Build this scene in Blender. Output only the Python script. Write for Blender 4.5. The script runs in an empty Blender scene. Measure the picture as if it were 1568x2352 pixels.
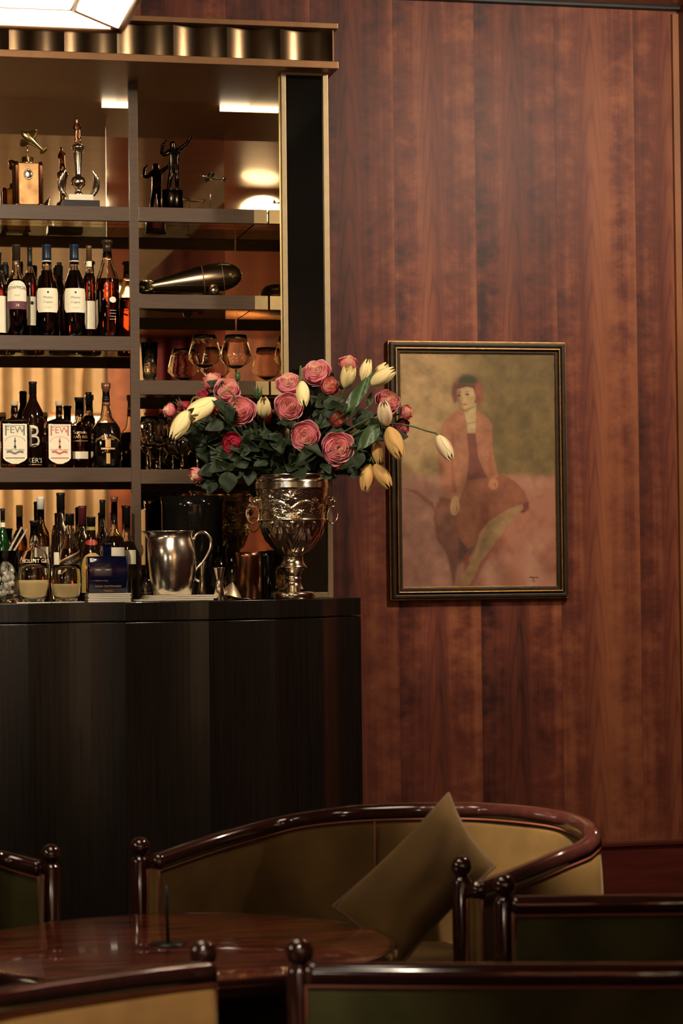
import bpy, bmesh, math, random
import numpy as np
from mathutils import Vector, Matrix, noise
PI = math.pi
random.seed(7)
S = bpy.context.scene
COL = S.collection

# ------------------------------------------------------------------ camera
F = 5400.0
CAM = Vector((0.0, -7.26, 1.25))
YAW, PITCH, ROLL = math.radians(12.3), math.radians(1.53), math.radians(-0.63)
RM = Matrix.Rotation(-YAW, 3, 'Z') @ Matrix.Rotation(PI/2 + PITCH, 3, 'X') @ Matrix.Rotation(ROLL, 3, 'Z')
cd = bpy.data.cameras.new('camera'); cam = bpy.data.objects.new('camera', cd); COL.objects.link(cam)
cam.matrix_world = Matrix.Translation(CAM) @ RM.to_4x4()
cd.sensor_fit = 'VERTICAL'; cd.sensor_height = 36.0; cd.lens = F/2352*36
cd.dof.use_dof = True; cd.dof.focus_distance = 7.3; cd.dof.aperture_fstop = 5.0
cd.clip_end = 100
S.camera = cam
# ------------------------------------------------------------------ world, light, exposure
S.view_settings.view_transform = 'Standard'; S.view_settings.look = 'None'
S.view_settings.gamma = 1.0; S.view_settings.exposure = 0.0
w = bpy.data.worlds.new('world'); S.world = w; w.use_nodes = True
w.node_tree.nodes['Background'].inputs[0].default_value = (1.0, .86, .66, 1)
w.node_tree.nodes['Background'].inputs[1].default_value = .03
WARM = (1.0, .86, .66)
def light(name, kind, loc, power, size=.3, color=WARM, target=None, spot=None, blend=.8):
    d = bpy.data.lights.new(name, kind); d.energy = power; d.color = color
    if kind == 'AREA': d.shape = 'DISK'; d.size = size
    else: d.shadow_soft_size = size
    if spot: d.spot_size = math.radians(spot); d.spot_blend = blend
    o = bpy.data.objects.new(name, d); COL.objects.link(o); o.location = loc
    t = Vector(target) if target else Vector((loc[0], loc[1], 0))
    o.rotation_euler = (t - Vector(loc)).to_track_quat('-Z', 'Y').to_euler()
    return o
# unseen fill lights added without fixtures; the two spot_downlights are inferred ceiling lamps
light('wall_fill_light', 'AREA', (2.8, -1.7, 3.15), 50, .25, target=(1.7, .55, 2.2))  # added to brighten the veneer wall from the top down
light('bar_fill_spot', 'SPOT', (-.3, -3.0, 3.1), 420, .07, target=(.75, .2, 1.75), spot=46)  # added to light the shelves only
light('ceiling_fill_light', 'AREA', (.6, -3.6, 3.15), 3, .2, target=(.6, -2.0, .4))  # weak fill added over the seating
light('side_fill_light', 'POINT', (-1.3, -3.0, 1.55), 15, .09)  # added low at the left, out of view, for side light
light('spot_downlight', 'SPOT', (1.3, -3.9, 3.15), 2200, .06, target=(1.86, -1.98, .6), spot=21, blend=1)
light('spot_downlight', 'SPOT', (.1, -5.3, 3.15), 300, .06, target=(.50, -3.65, .5), spot=20, blend=1)
light('ceiling_fill_light', 'AREA', (-.4, -9.0, 3.15), 170, .3, target=(1.2, -11, 1.6))  # added to brighten the curtains reflected in the mirrors
light('ceiling_fill_light', 'AREA', (1.2, -8.8, 3.15), 60, .3, target=(3.2, -11, 1.6))  # second added fill for the reflected back of the room
light('side_fill_light', 'POINT', (-1.0, -6.9, 1.9), 22, .1)  # added beside the camera for front light and silver highlights

# ------------------------------------------------------------------ projection helpers
def ray(px, py):
    return RM @ Vector(((px-784)/F, -(py-1176)/F, -1.0))
def on(px, py, Y):                       # point of the vertical plane y = Y seen at a pixel
    d = ray(px, py); t = (Y - CAM.y)/d.y
    return CAM + d*t
def atz(px, py, z):                      # point of the level plane z seen at a pixel
    d = ray(px, py); t = (z - CAM.z)/d.z
    return CAM + d*t
def mpp(p): return ((RM.transposed() @ (Vector(p)-CAM)).z * -1)/F   # metres per pixel at a point

# ------------------------------------------------------------------ materials
def lin(c): return tuple((x/12.92 if x <= .04045 else ((x+.055)/1.055)**2.4) for x in [v/255 for v in c])
MATS = {}
def mat(name, rgb, rough=.5, metal=0, trans=0, ior=1.45, coat=0, var=.12, nscale=20, bump=0, bscale=60, emit=None, estr=0, sheen=0, stretch=None, attr=None, spec=.5):
    if name in MATS: return MATS[name]
    m = bpy.data.materials.new(name); m.use_nodes = True; nt = m.node_tree; N = nt.nodes; L = nt.links
    b = N['Principled BSDF']
    b.inputs['Roughness'].default_value = rough; b.inputs['Metallic'].default_value = metal
    b.inputs['Transmission Weight'].default_value = trans; b.inputs['IOR'].default_value = ior
    b.inputs['Coat Weight'].default_value = coat; b.inputs['Coat Roughness'].default_value = .08
    b.inputs['Specular IOR Level'].default_value = spec
    if sheen: b.inputs['Sheen Weight'].default_value = sheen; b.inputs['Sheen Roughness'].default_value = .35; b.inputs['Sheen Tint'].default_value = (1, .8, .45, 1)
    c = lin(rgb)
    if attr:
        a = N.new('ShaderNodeAttribute'); a.attribute_name = attr; L.new(a.outputs['Color'], b.inputs['Base Color'])
    elif var > 0:
        tc = N.new('ShaderNodeTexCoord'); mp = N.new('ShaderNodeMapping'); nz = N.new('ShaderNodeTexNoise')
        if stretch: mp.inputs['Scale'].default_value = stretch
        nz.inputs['Scale'].default_value = nscale; nz.inputs['Detail'].default_value = 4
        L.new(tc.outputs['Object'], mp.inputs['Vector']); L.new(mp.outputs['Vector'], nz.inputs['Vector'])
        r = N.new('ShaderNodeMapRange'); r.inputs['From Min'].default_value = .3; r.inputs['From Max'].default_value = .7
        r.inputs['To Min'].default_value = 1-var; r.inputs['To Max'].default_value = 1+var
        L.new(nz.outputs['Fac'], r.inputs['Value'])
        mx = N.new('ShaderNodeVectorMath'); mx.operation = 'SCALE'; mx.inputs[0].default_value = c
        L.new(r.outputs['Result'], mx.inputs['Scale']); L.new(mx.outputs['Vector'], b.inputs['Base Color'])
    else: b.inputs['Base Color'].default_value = (*c, 1)
    if bump:
        tc2 = N.new('ShaderNodeTexCoord'); n2 = N.new('ShaderNodeTexNoise'); n2.inputs['Scale'].default_value = bscale; n2.inputs['Detail'].default_value = 3
        L.new(tc2.outputs['Object'], n2.inputs['Vector']); bp = N.new('ShaderNodeBump'); bp.inputs['Strength'].default_value = bump; bp.inputs['Distance'].default_value = .004
        L.new(n2.outputs['Fac'], bp.inputs['Height']); L.new(bp.outputs['Normal'], b.inputs['Normal'])
    if emit:
        b.inputs['Emission Color'].default_value = (*lin(emit), 1); b.inputs['Emission Strength'].default_value = estr
    MATS[name] = m; return m

def panel_wood(name, x0, wd, base, dark, light_, rough=.42, coat=.15, axis=0):
    """figured mahogany veneer: book-matched upright leaves, each with its own tone, ripple figure and cathedral grain"""
    m = bpy.data.materials.new(name); m.use_nodes = True; nt = m.node_tree; N = nt.nodes; L = nt.links
    b = N['Principled BSDF']; b.inputs['Roughness'].default_value = rough; b.inputs['Coat Weight'].default_value = coat; b.inputs['Coat Roughness'].default_value = .25; b.inputs['Specular IOR Level'].default_value = .28
    def mth(op, a=None, bb=None, c=None):
        n = N.new('ShaderNodeMath'); n.operation = op
        for i, v in enumerate((a, bb, c)):
            if v is None: continue
            if isinstance(v, (int, float)): n.inputs[i].default_value = v
            else: L.new(v, n.inputs[i])
        return n.outputs[0]
    tc = N.new('ShaderNodeTexCoord'); sp = N.new('ShaderNodeSeparateXYZ'); L.new(tc.outputs['Object'], sp.inputs[0])
    X = sp.outputs[axis]; Z = sp.outputs[2]
    q = mth('DIVIDE', mth('SUBTRACT', X, x0), wd)
    idx = mth('FLOOR', q); fr = mth('SUBTRACT', q, idx)
    # book-match: mirrored fraction on odd leaves
    odd = mth('MODULO', mth('ABSOLUTE', idx), 2.0)
    mf = mth('ADD', fr, 0.0)
    wn = N.new('ShaderNodeTexWhiteNoise'); wn.noise_dimensions = '1D'; L.new(idx, wn.inputs['W'])
    pair = mth('FLOOR', mth('DIVIDE', idx, 2.0))
    wn2 = N.new('ShaderNodeTexWhiteNoise'); wn2.noise_dimensions = '1D'; L.new(pair, wn2.inputs['W'])
    def nz(sx, sz, scale, det=4, off=0, rg=.55):
        cb = N.new('ShaderNodeCombineXYZ'); L.new(mth('MULTIPLY', mf, sx), cb.inputs[0]); L.new(mth('MULTIPLY', Z, sz), cb.inputs[1])
        L.new(mth('ADD', mth('MULTIPLY', wn2.outputs['Value'], 37.0), off), cb.inputs[2])
        n = N.new('ShaderNodeTexNoise'); n.inputs['Scale'].default_value = scale; n.inputs['Detail'].default_value = det; n.inputs['Roughness'].default_value = rg
        L.new(cb.outputs[0], n.inputs['Vector']); return n.outputs['Fac']
    broad = nz(4.5, .5, 1.0, 3, 3)
    fine = nz(60, 1.8, 1.0, 4, 9)
    ripple = nz(2.6, 12, 1.0, 5, 17, .65)
    patch = nz(2.2, .8, 1.0, 2, 23)
    # cathedral rings
    rr = mth('ADD', mth('MULTIPLY', mth('POWER', mth('ABSOLUTE', mth('SUBTRACT', mf, .45)), 1.5), 8.0), mth('MULTIPLY', Z, 1.15))
    ring = mth('SINE', mth('MULTIPLY', mth('ADD', rr, mth('MULTIPLY', broad, .6)), 26.0))
    ring = mth('POWER', mth('MULTIPLY', mth('ADD', ring, 1.0), .5), 4.0)
    rwin = mth('MAXIMUM', mth('SUBTRACT', 1.0, mth('MULTIPLY', mth('ABSOLUTE', mth('SUBTRACT', mf, .45)), 5.0)), 0.0)
    v = mth('ADD', mth('MULTIPLY', mth('SUBTRACT', broad, .5), 1.45), mth('ADD', .36, mth('MULTIPLY', mth('POWER', fr, 1.6), .36)))
    v = mth('ADD', v, mth('MULTIPLY', mth('SUBTRACT', fine, .5), .26))
    rp = mth('MULTIPLY', mth('SUBTRACT', ripple, .5), mth('MULTIPLY', mth('POWER', mth('SUBTRACT', 1.0, rwin), 2.0), mth('MULTIPLY', patch, 2.9)))
    v = mth('ADD', v, rp)
    v = mth('SUBTRACT', v, mth('MULTIPLY', mth('MULTIPLY', ring, rwin), .2))
    v = mth('ADD', v, mth('MULTIPLY', mth('SUBTRACT', wn.outputs['Value'], .5), .34))
    seam = mth('LESS_THAN', mth('MINIMUM', fr, mth('SUBTRACT', 1.0, fr)), .006)
    v = mth('SUBTRACT', v, mth('MULTIPLY', seam, .18))
    cr = N.new('ShaderNodeValToRGB'); L.new(v, cr.inputs[0]); e = cr.color_ramp.elements
    e[0].position = 0; e[0].color = (*lin(dark), 1); e[1].position = 1; e[1].color = (*lin(light_), 1)
    k = e.new(.5); k.color = (*lin(base), 1)
    L.new(cr.outputs[0], b.inputs['Base Color'])
    bp = N.new('ShaderNodeBump'); bp.inputs['Strength'].default_value = .12; bp.inputs['Distance'].default_value = .002
    L.new(v, bp.inputs['Height']); L.new(bp.outputs['Normal'], b.inputs['Normal'])
    return m

_sx = on(905, 400, .55).x
M_wall = panel_wood('mahogany_veneer', _sx, on(1092, 400, .55).x-_sx, (112, 56, 42), (58, 28, 25), (156, 92, 60), .5, 0)
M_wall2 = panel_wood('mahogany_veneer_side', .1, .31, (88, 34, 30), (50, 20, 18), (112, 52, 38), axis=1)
M_dark = mat('ebonised_wood', (27, 22, 17), .3, coat=.3, var=.3, nscale=3, stretch=(40, 40, 1.2), bump=.05)
M_rail = mat('bronze_brown_wood', (74, 55, 40), .42, var=.15, nscale=6, stretch=(2, 8, 30), coat=.1)
M_brass = mat('brushed_brass', (164, 144, 112), .5, metal=1, var=.06, nscale=40)
M_bronze = mat('satin_bronze', (142, 104, 72), .42, metal=.7, var=.08, nscale=30)
M_flute = mat('fluted_bronze', (84, 68, 50), .22, metal=1, var=.15, nscale=6)
M_mirror = mat('bronze_mirror', (214, 190, 160), .015, metal=1, var=.02, nscale=3)
M_smirror = mat('brass_tinted_mirror', (196, 184, 140), .03, metal=1, var=.03, nscale=3)
M_bglass = mat('black_glass', (6, 8, 7), .06, coat=1, var=0)
M_glass = mat('clear_glass', (255, 252, 245), 0.0, trans=1, ior=1.45, var=0)
M_shelfg = mat('shelf_glass', (225, 240, 225), .0, trans=1, ior=1.2, var=0)
M_silver = mat('polished_silver', (238, 224, 196), .17, metal=1, var=.1, nscale=25, bump=.05, bscale=90)
M_silver2 = mat('tarnished_silver', (236, 226, 206), .2, metal=1, var=.3, nscale=14, bump=.25, bscale=22)
M_steel = mat('gunmetal_steel', (150, 132, 105), .24, metal=1, var=.12, nscale=8)
M_bronzest = mat('dark_bronze', (40, 34, 26), .22, metal=1, var=.2, nscale=30)
M_copper = mat('aged_copper', (150, 100, 70), .25, metal=1, var=.2, nscale=12)
M_gold = mat('dull_gilt', (170, 130, 78), .4, metal=1, var=.25, nscale=60)
M_frame = mat('dark_frame_wood', (48, 36, 24), .4, coat=.2, var=.3, nscale=30)
M_mahog = mat('polished_mahogany_rail', (46, 21, 17), .14, coat=1, var=.25, nscale=5, stretch=(8, 8, 8))
M_velvet = mat('olive_velvet', (60, 58, 32), .85, var=.3, nscale=9, sheen=.15, bump=.15, bscale=12, spec=.15)
M_velvet2 = mat('golden_olive_velvet', (86, 64, 33), .85, var=.28, nscale=7, sheen=.12, bump=.15, bscale=12, spec=.15)
M_pipe = mat('russet_piping', (120, 62, 44), .6, var=.1)
M_linen = mat('white_linen', (246, 236, 214), .8, var=.04, nscale=30, bump=.2, bscale=50)
M_paper = mat('cream_label_paper', (238, 226, 196), .6, var=.04, nscale=50)
M_ink = mat('black_label_ink', (38, 32, 30), .6, var=0)
M_grey = mat('grey_label_ink', (120, 120, 112), .6, var=0)
M_red = mat('rose_label_ink', (196, 110, 96), .6, var=0)
M_goldink = mat('gold_label_ink', (206, 160, 104), .4, metal=.3, var=0)
M_purple = mat('plum_label_band', (104, 52, 66), .6, var=0)
M_fol = mat('rose_leaf_green', (28, 40, 15), .62, var=.3, nscale=30)
M_fol2 = mat('tulip_leaf_green', (56, 78, 38), .4, var=.2, nscale=20)
M_stem = mat('stem_green', (80, 96, 46), .5, var=.15)
M_black = mat('matte_black', (14, 14, 13), .4, var=0)
M_lamp = mat('opal_lantern_glass', (255, 250, 235), .4, var=0, emit=(255, 232, 196), estr=9)
M_led = mat('shelf_light_strip', (255, 250, 235), .4, var=0, emit=(255, 236, 200), estr=6)
M_teal = mat('teal_ceiling_edge', (22, 44, 48), .5, var=.1)
M_ceil = mat('copper_lacquer_ceiling', (150, 92, 62), .35, coat=.3, var=.25, nscale=1.5, stretch=(.4, 5, 1))
M_floor = mat('dark_carpet', (48, 28, 24), .9, var=.2, nscale=60)
M_curtain = mat('gold_curtain', (184, 162, 128), .8, var=.1, nscale=10)

# ------------------------------------------------------------------ mesh builder
class MB:
    def __init__(s): s.v = []; s.f = []; s.sm = []; s.c = []
    def add(s, verts, faces, smooth=True, col=None):
        o = len(s.v); s.v += [tuple(p) for p in verts]; s.f += [tuple(i+o for i in f) for f in faces]; s.sm += [smooth]*len(faces)
        if col is not None: s.c += col if isinstance(col, list) else [col]*len(verts)
        return s
    def box(s, x0, x1, y0, y1, z0, z1, smooth=False):
        return s.add([(x0,y0,z0),(x1,y0,z0),(x1,y1,z0),(x0,y1,z0),(x0,y0,z1),(x1,y0,z1),(x1,y1,z1),(x0,y1,z1)],
                     [(0,3,2,1),(4,5,6,7),(0,1,5,4),(1,2,6,5),(2,3,7,6),(3,0,4,7)], smooth)
    def lathe(s, prof, c=(0,0,0), n=40, fn=None, closed=False):
        vs = []; fs = []; m = len(prof)
        for r, z in prof:
            for k in range(n):
                a = 2*PI*k/n; rr = r
                if fn: rr = fn(r, z, a)
                vs.append((c[0]+rr*math.cos(a), c[1]+rr*math.sin(a), c[2]+z))
        for i in range(m-1 if not closed else m):
            for k in range(n):
                j = (i+1) % m
                fs.append((i*n+k, i*n+(k+1) % n, j*n+(k+1) % n, j*n+k))
        if not closed:
            if prof[0][0] > 1e-5: fs.append(tuple(range(n-1, -1, -1)))
            if prof[-1][0] > 1e-5: fs.append(tuple((m-1)*n+k for k in range(n)))
        return s.add(vs, fs)
    def tube(s, pts, r, n=8, cap=True):
        P = [Vector(p) for p in pts]; m = len(P); vs = []; fs = []
        up = Vector((0,0,1)) if abs((P[1]-P[0]).normalized().z) < .9 else Vector((1,0,0))
        for i, p in enumerate(P):
            t = (P[min(i+1, m-1)]-P[max(i-1, 0)]).normalized()
            a = t.cross(up)
            if a.length < 1e-4: a = t.cross(Vector((0,1,0)))
            a.normalize(); b = a.cross(t).normalized(); up = b
            rr = r[i] if isinstance(r, (list, tuple)) else r
            for k in range(n):
                q = 2*PI*k/n; vs.append(p+a*math.cos(q)*rr+b*math.sin(q)*rr)
        for i in range(m-1):
            for k in range(n): fs.append((i*n+k, i*n+(k+1) % n, (i+1)*n+(k+1) % n, (i+1)*n+k))
        if cap: fs.append(tuple(range(n-1,-1,-1))); fs.append(tuple((m-1)*n+k for k in range(n)))
        return s.add(vs, fs)
    def sphere(s, c, r, n=20, sc=(1,1,1), fn=None):
        vs = []; fs = []; m = n//2
        for i in range(m+1):
            th = PI*i/m
            for k in range(n):
                a = 2*PI*k/n; d = Vector((math.sin(th)*math.cos(a), math.sin(th)*math.sin(a), math.cos(th)))
                q = r*(fn(d) if fn else 1)
                vs.append((c[0]+d.x*q*sc[0], c[1]+d.y*q*sc[1], c[2]+d.z*q*sc[2]))
        for i in range(m):
            for k in range(n): fs.append((i*n+k, (i+1)*n+k, (i+1)*n+(k+1) % n, i*n+(k+1) % n))
        return s.add(vs, fs)
    def prism(s, pts, z0, z1, smooth=False):          # plan outline extruded upwards
        n = len(pts); vs = [(p[0], p[1], z0) for p in pts]+[(p[0], p[1], z1) for p in pts]
        fs = [(i, (i+1) % n, n+(i+1) % n, n+i) for i in range(n)]+[tuple(range(n-1,-1,-1)), tuple(range(n, 2*n))]
        return s.add(vs, fs, smooth)
    def loft(s, rings, closed_ring=True, cap=True, smooth=True):
        n = len(rings[0]); vs = [p for r in rings for p in r]; fs = []
        for i in range(len(rings)-1):
            for k in range(n if closed_ring else n-1): fs.append((i*n+k, i*n+(k+1) % n, (i+1)*n+(k+1) % n, (i+1)*n+k))
        if cap and closed_ring: fs.append(tuple(range(n-1,-1,-1))); fs.append(tuple((len(rings)-1)*n+k for k in range(n)))
        return s.add(vs, fs, smooth)
    def build(s, name, m, parent=None, bevel=0, loc=None, autosmooth=None):
        me = bpy.data.meshes.new(name); me.from_pydata(s.v, [], s.f)
        me.polygons.foreach_set('use_smooth', s.sm)
        if s.c:
            ca = me.color_attributes.new('tint', 'FLOAT_COLOR', 'POINT')
            ca.data.foreach_set('color', [x for c in s.c for x in (*c, 1)])
        bm = bmesh.new(); bm.from_mesh(me); bmesh.ops.recalc_face_normals(bm, faces=bm.faces); bm.to_mesh(me); bm.free()
        me.materials.append(m); me.update()
        o = bpy.data.objects.new(name, me); COL.objects.link(o)
        if parent is not None:
            o.parent = parent
            o.matrix_parent_inverse = Matrix.Translation(-Vector(parent_world(parent)))
        if bevel:
            md = o.modifiers.new('bevel', 'BEVEL'); md.width = bevel; md.segments = 3; md.limit_method = 'ANGLE'; md.angle_limit = math.radians(40)
            md.harden_normals = False
        return o
def parent_world(p):
    v = Vector(p.location)
    q = p.parent
    # parts built in world coordinates sit at the origin of their root
    if q is not None: return Vector((0, 0, 0)) if p.type == 'MESH' else v
    return v if p.type == 'EMPTY' else Vector((0, 0, 0))
def tag(o, label=None, cat=None, group=None, kind=None):
    if label: o['label'] = label
    if cat: o['category'] = cat
    if group: o['group'] = group
    if kind: o['kind'] = kind
    return o
def thing(name, label, cat, loc=(0,0,0), group=None):
    o = bpy.data.objects.new(name, None); COL.objects.link(o); o.location = loc; o.empty_display_size = .05
    return tag(o, label, cat, group)
def struct(name, mb, m, label=None, parent=None, cat=None, **k):
    o = mb.build(name, m, parent, **k)
    if parent is None: tag(o, label, cat or name.split('_')[0], kind='structure')
    return o
def catmull(P, n=8, closed=False):
    P = [Vector(p) for p in P]; out = []; m = len(P)
    for i in range(m if closed else m-1):
        a, b, c, d = (P[(i-1) % m], P[i], P[(i+1) % m], P[(i+2) % m]) if closed else (P[max(i-1,0)], P[i], P[i+1], P[min(i+2, m-1)])
        for k in range(n):
            t = k/n; out.append(.5*((2*b)+(c-a)*t+(2*a-5*b+4*c-d)*t*t+(3*b-a-3*c+d)*t**3))
    if not closed: out.append(P[-1])
    return out
def text_mesh(s, size, fn, name='lettering', m=None, parent=None, font_extrude=0.0):
    """flat lettering, each vertex mapped by fn(x, y) -> world point"""
    cu = bpy.data.curves.new('t', 'FONT'); cu.body = s; cu.size = size; cu.align_x = 'CENTER'; cu.align_y = 'CENTER'; cu.resolution_u = 2
    o = bpy.data.objects.new('t', cu); COL.objects.link(o)
    dg = bpy.context.evaluated_depsgraph_get(); dg.update()
    me = bpy.data.meshes.new_from_object(o.evaluated_get(dg)); bpy.data.objects.remove(o)
    mb = MB(); mb.add([fn(v.co.x, v.co.y) for v in me.vertices], [tuple(p.vertices) for p in me.polygons], False)
    bpy.data.meshes.remove(me)
    return mb.build(name, m, parent)

# ================================================================== ROOM
WY = .55; CEIL = on(1250, 9, .55).z
XR = on(1561, 600, WY).x
XL = -5.5; YB = -11.0
w = MB().add([(XL, WY, 0), (XR, WY, 0), (XR, WY, CEIL), (XL, WY, CEIL)], [(0,1,2,3)], False)
wall = struct('wall_back', w, M_wall, 'wall of figured reddish mahogany veneer behind bar and painting')
# align a veneer seam with the photographed one
seamX = on(905, 400, WY).x
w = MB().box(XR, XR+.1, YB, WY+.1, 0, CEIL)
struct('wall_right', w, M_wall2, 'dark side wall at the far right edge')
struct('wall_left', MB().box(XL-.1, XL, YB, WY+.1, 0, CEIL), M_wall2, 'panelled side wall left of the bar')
struct('wall_front', MB().box(XL, XR, YB-.1, YB, 0, CEIL), M_wall, 'panelled wall behind the viewer')
struct('floor', MB().box(XL-.1, XR+.1, YB-.1, WY+.1, -.05, 0), M_floor, 'dark carpeted floor')
struct('ceiling', MB().box(XL-.1, XR+.1, YB-.1, WY+.1, CEIL, CEIL+.05), M_ceil, 'copper coloured lacquered ceiling')
struct('trim_1', MB().box(XL, XR, WY-.035, WY, CEIL-.008, CEIL), M_teal, 'thin dark teal strip where wall meets ceiling')
struct('trim_2', MB().box(XR-.022, XR, WY-.02, WY, .33, CEIL-.02), mat('pale_corner_strip', (150, 96, 60), .4, var=.3, nscale=2), 'pale upright strip in the right corner')
zb = on(1450, 1934, WY-.03).z
bb = MB().box(XL, XR, WY-.03, WY, 0, zb-.012); bb.box(XL, XR, WY-.042, WY, zb-.014, zb)
struct('baseboard_back', bb, mat('dark_mahogany', (92, 36, 28), .35, coat=.3, var=.25, nscale=4, stretch=(1, 1, 8)), 'tall dark mahogany skirting with a thin ledge', bevel=.003)
# things of the room that the bar mirror shows: curtains and beams
def curtain(x0, x1, label, m=None):
    mb = MB(); n = int((x1-x0)/.02); P = []
    for i in range(n+1):
        x = x0+(x1-x0)*i/n; P.append((x, YB+.14+.045*math.sin(x*38)+.02*math.sin(x*15)))
    mb.loft([[(p[0], p[1], z) for p in P] for z in (.02, CEIL-.02)], closed_ring=False)
    return tag(mb.build('curtain', m or M_curtain), label, 'curtain')
curtain(.2, 2.55, 'tan pleated curtain reflected in the bar mirror behind the left bottles')
curtain(2.62, 4.6, 'burgundy curtain reflected in the bar mirror behind the wine glasses', mat('burgundy_curtain', (92, 28, 30), .8, var=.1))
for i, x in enumerate((-3.2, -.9, 1.95)):
    struct('trim_%d' % (3+i), MB().box(x, x+.12, YB, -1.2, CEIL-.1, CEIL), M_dark, 'dark ceiling beam seen in the mirrors')
# ================================================================== BAR COUNTER
ZB = CAM.z-.073
nodes = [(-560, -.42), (-350, -.42), (-150, -.42), (64, -.42), (287, -.42), (480, -.38), (633, -.30), (740, -.17), (828, .04)]
NP = [Vector((on(px, 1385, Y).x, Y)) for px, Y in nodes]
def flute(a, b, sag, n=14):
    d = (b-a); nn = Vector((-d.y, d.x)).normalized()       # points into the bar
    L = d.length
    return [a+d*(i/n)+nn*(sag*L*4*(i/n)*(1-i/n)) for i in range(n+1)]
bar = thing('bar_counter', 'dark ebonised bar counter with tall upright fluted front panels', 'bar counter', (NP[4].x, 0, 0))
front = []
for a, b in zip(NP[:-1], NP[1:]):
    fl = flute(a, b, .075); front += fl[:-1]
    back = [p+Vector((0, .03)) for p in fl]
    MB().prism(fl+back[::-1], .06, ZB-.060, True).build('front_panel', M_dark, bar, autosmooth=1)
front.append(NP[-1])
inner = [(p.x, p.y+.028) for p in front]
MB().prism(inner+[(NP[-1].x-.01, WY-.005), (NP[0].x, WY-.005)], .0, ZB-.058).build('carcass', M_dark, bar)
MB().prism([(p.x, p.y-.0) for p in front]+[(NP[-1].x, WY-.004), (NP[0].x, WY-.004)], ZB-.055, ZB).build('bar_top', M_dark, bar)
for o in bar.children:
    if o.name.startswith(('front_panel', 'bar_top')):
        md = o.modifiers.new('bv', 'BEVEL'); md.width = .0015; md.segments = 2; md.limit_method = 'ANGLE'; md.angle_limit = math.radians(25)
        for p in o.data.polygons: p.use_smooth = False
# ================================================================== BACK-BAR CABINET
RY = .215
XCi = on(646, 700, 0).x       # inner edge of the column
XCo = on(757, 700, 0).x       # outer edge of the column
XM0 = on(299, 700, RY).x; XM1 = on(320, 700, RY).x
ZT = on(700, 158, 0).z        # underside of cornice
LX = on(-420, 700, 0).x
cab = thing('back_bar_cabinet', 'tall mirrored back bar cabinet with brass edged column and bronze cornice', 'cabinet', (XM0, .3, ZB))
MB().box(LX, XCi, WY-.012, WY-.006, ZB+.001, ZT-.001).build('back_mirror', M_mirror, cab)
MB().box(XCi, XCi+.004, .012, WY-.012, ZB+.001, ZT-.001).build('side_mirror', M_smirror, cab)
MB().box(XM0, XM0+.004, RY+.02, WY-.012, ZB+.001, ZT-.001).build('side_mirror', M_smirror, cab)
MB().box(XM0+.004, XM1-.004, RY+.02, WY-.012, ZB+.001, ZT-.001).build('divider', M_rail, cab)
MB().box(XM1-.004, XM1, RY+.02, WY-.012, ZB+.001, ZT-.001).build('side_mirror', M_smirror, cab)
MB().box(XM0, XM1, RY, RY+.02, ZB+.001, ZT-.001).build('mullion', M_rail, cab, bevel=.001)
# column: brass frame round a black glass panel
gw1 = on(661, 700, 0).x-on(650, 700, 0).x
XG0 = on(649, 700, 0).x; XG1 = XCo
col_ = MB().box(XG0, XG0+.0155, -.012, .02, ZB+.001, ZT-.006).box(XG1-.0175, XG1, -.012, .02, ZB+.001, ZT-.006)
col_.box(XG0+.0155, XG1-.0175, -.012, .02, ZT-.0235, ZT-.006).box(XG0+.0155, XG1-.0175, -.012, .02, ZB+.001, ZB+.019)
col_.build('column_frame', M_brass, cab, bevel=.0015)
MB().box(XG0+.0155, XG1-.0175, -.002, .01, ZB+.019, ZT-.0235).build('column_panel', M_bglass, cab)
MB().box(XG0+.008, XG1, .02, WY-.012, ZB+.001, ZT-.001).build('column_side', M_dark, cab)
# soffit and cornice
MB().box(LX, XG1, .0, WY-.006, ZT-.001, ZT+.03).build('soffit', mat('copper_lacquer_soffit', (150, 84, 52), .12, metal=.55, coat=.6, var=.3, nscale=4, stretch=(.6, 9, 1)), cab)
CY = -.09
def zc(py): return on(700, py, CY).z
XE = on(777, 100, CY).x
z0, z1, z2, z3 = zc(155), zc(138), zc(63), zc(50)
MB().box(LX, XE, CY, WY-.006, z0, z1).build('cornice_lower_band', M_bronze, cab, bevel=.002)
MB().box(LX, XE, CY, WY-.006, z2, z3).build('cornice_upper_band', M_bronze, cab, bevel=.002)
# flutes of the cornice
pitch = (on(646, 100, CY).x-on(400, 100, CY).x)/2; x = on(646, 100, CY).x+pitch
XF = on(768, 100, CY).x
while x > LX:
    a = Vector((max(x-pitch, LX), CY+.02)); b = Vector((min(x, XF), CY+.02))
    if b.x-a.x > .01:
        fl = flute(Vector((x-pitch, CY+.02)), Vector((x, CY+.02)), .14, 16); fl = [p for p in fl if p.x <= XF+.001 and p.x >= LX]
        MB().prism(fl+[(fl[-1].x, CY+.08), (fl[0].x, CY+.08)], z1, z2, True).build('cornice_flute', M_flute, cab)
    x -= pitch
for o in cab.children:
    if o.name.startswith('cornice_flute'):
        md = o.modifiers.new('e', 'EDGE_SPLIT'); md.split_angle = math.radians(40)
MB().box(XF-.002, XF+.002, CY+.02, WY-.01, z1, z2).build('cornice_end', M_bronze, cab)
sx = on(272, 95, CY).x
MB().box(sx-.004, sx+.004, CY+.004, CY+.03, z1, z2).build('cornice_joint', M_brass, cab)
# light strips at the top of the side mirrors
for xa, xx in ((504, XCi), (233, XM0)):
    x0_ = on(xa, 238, WY).x
    MB().box(x0_, xx-.001, WY-.022, WY-.0125, ZT-.034, ZT-.002).build('light_strip', M_led, cab)
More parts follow.
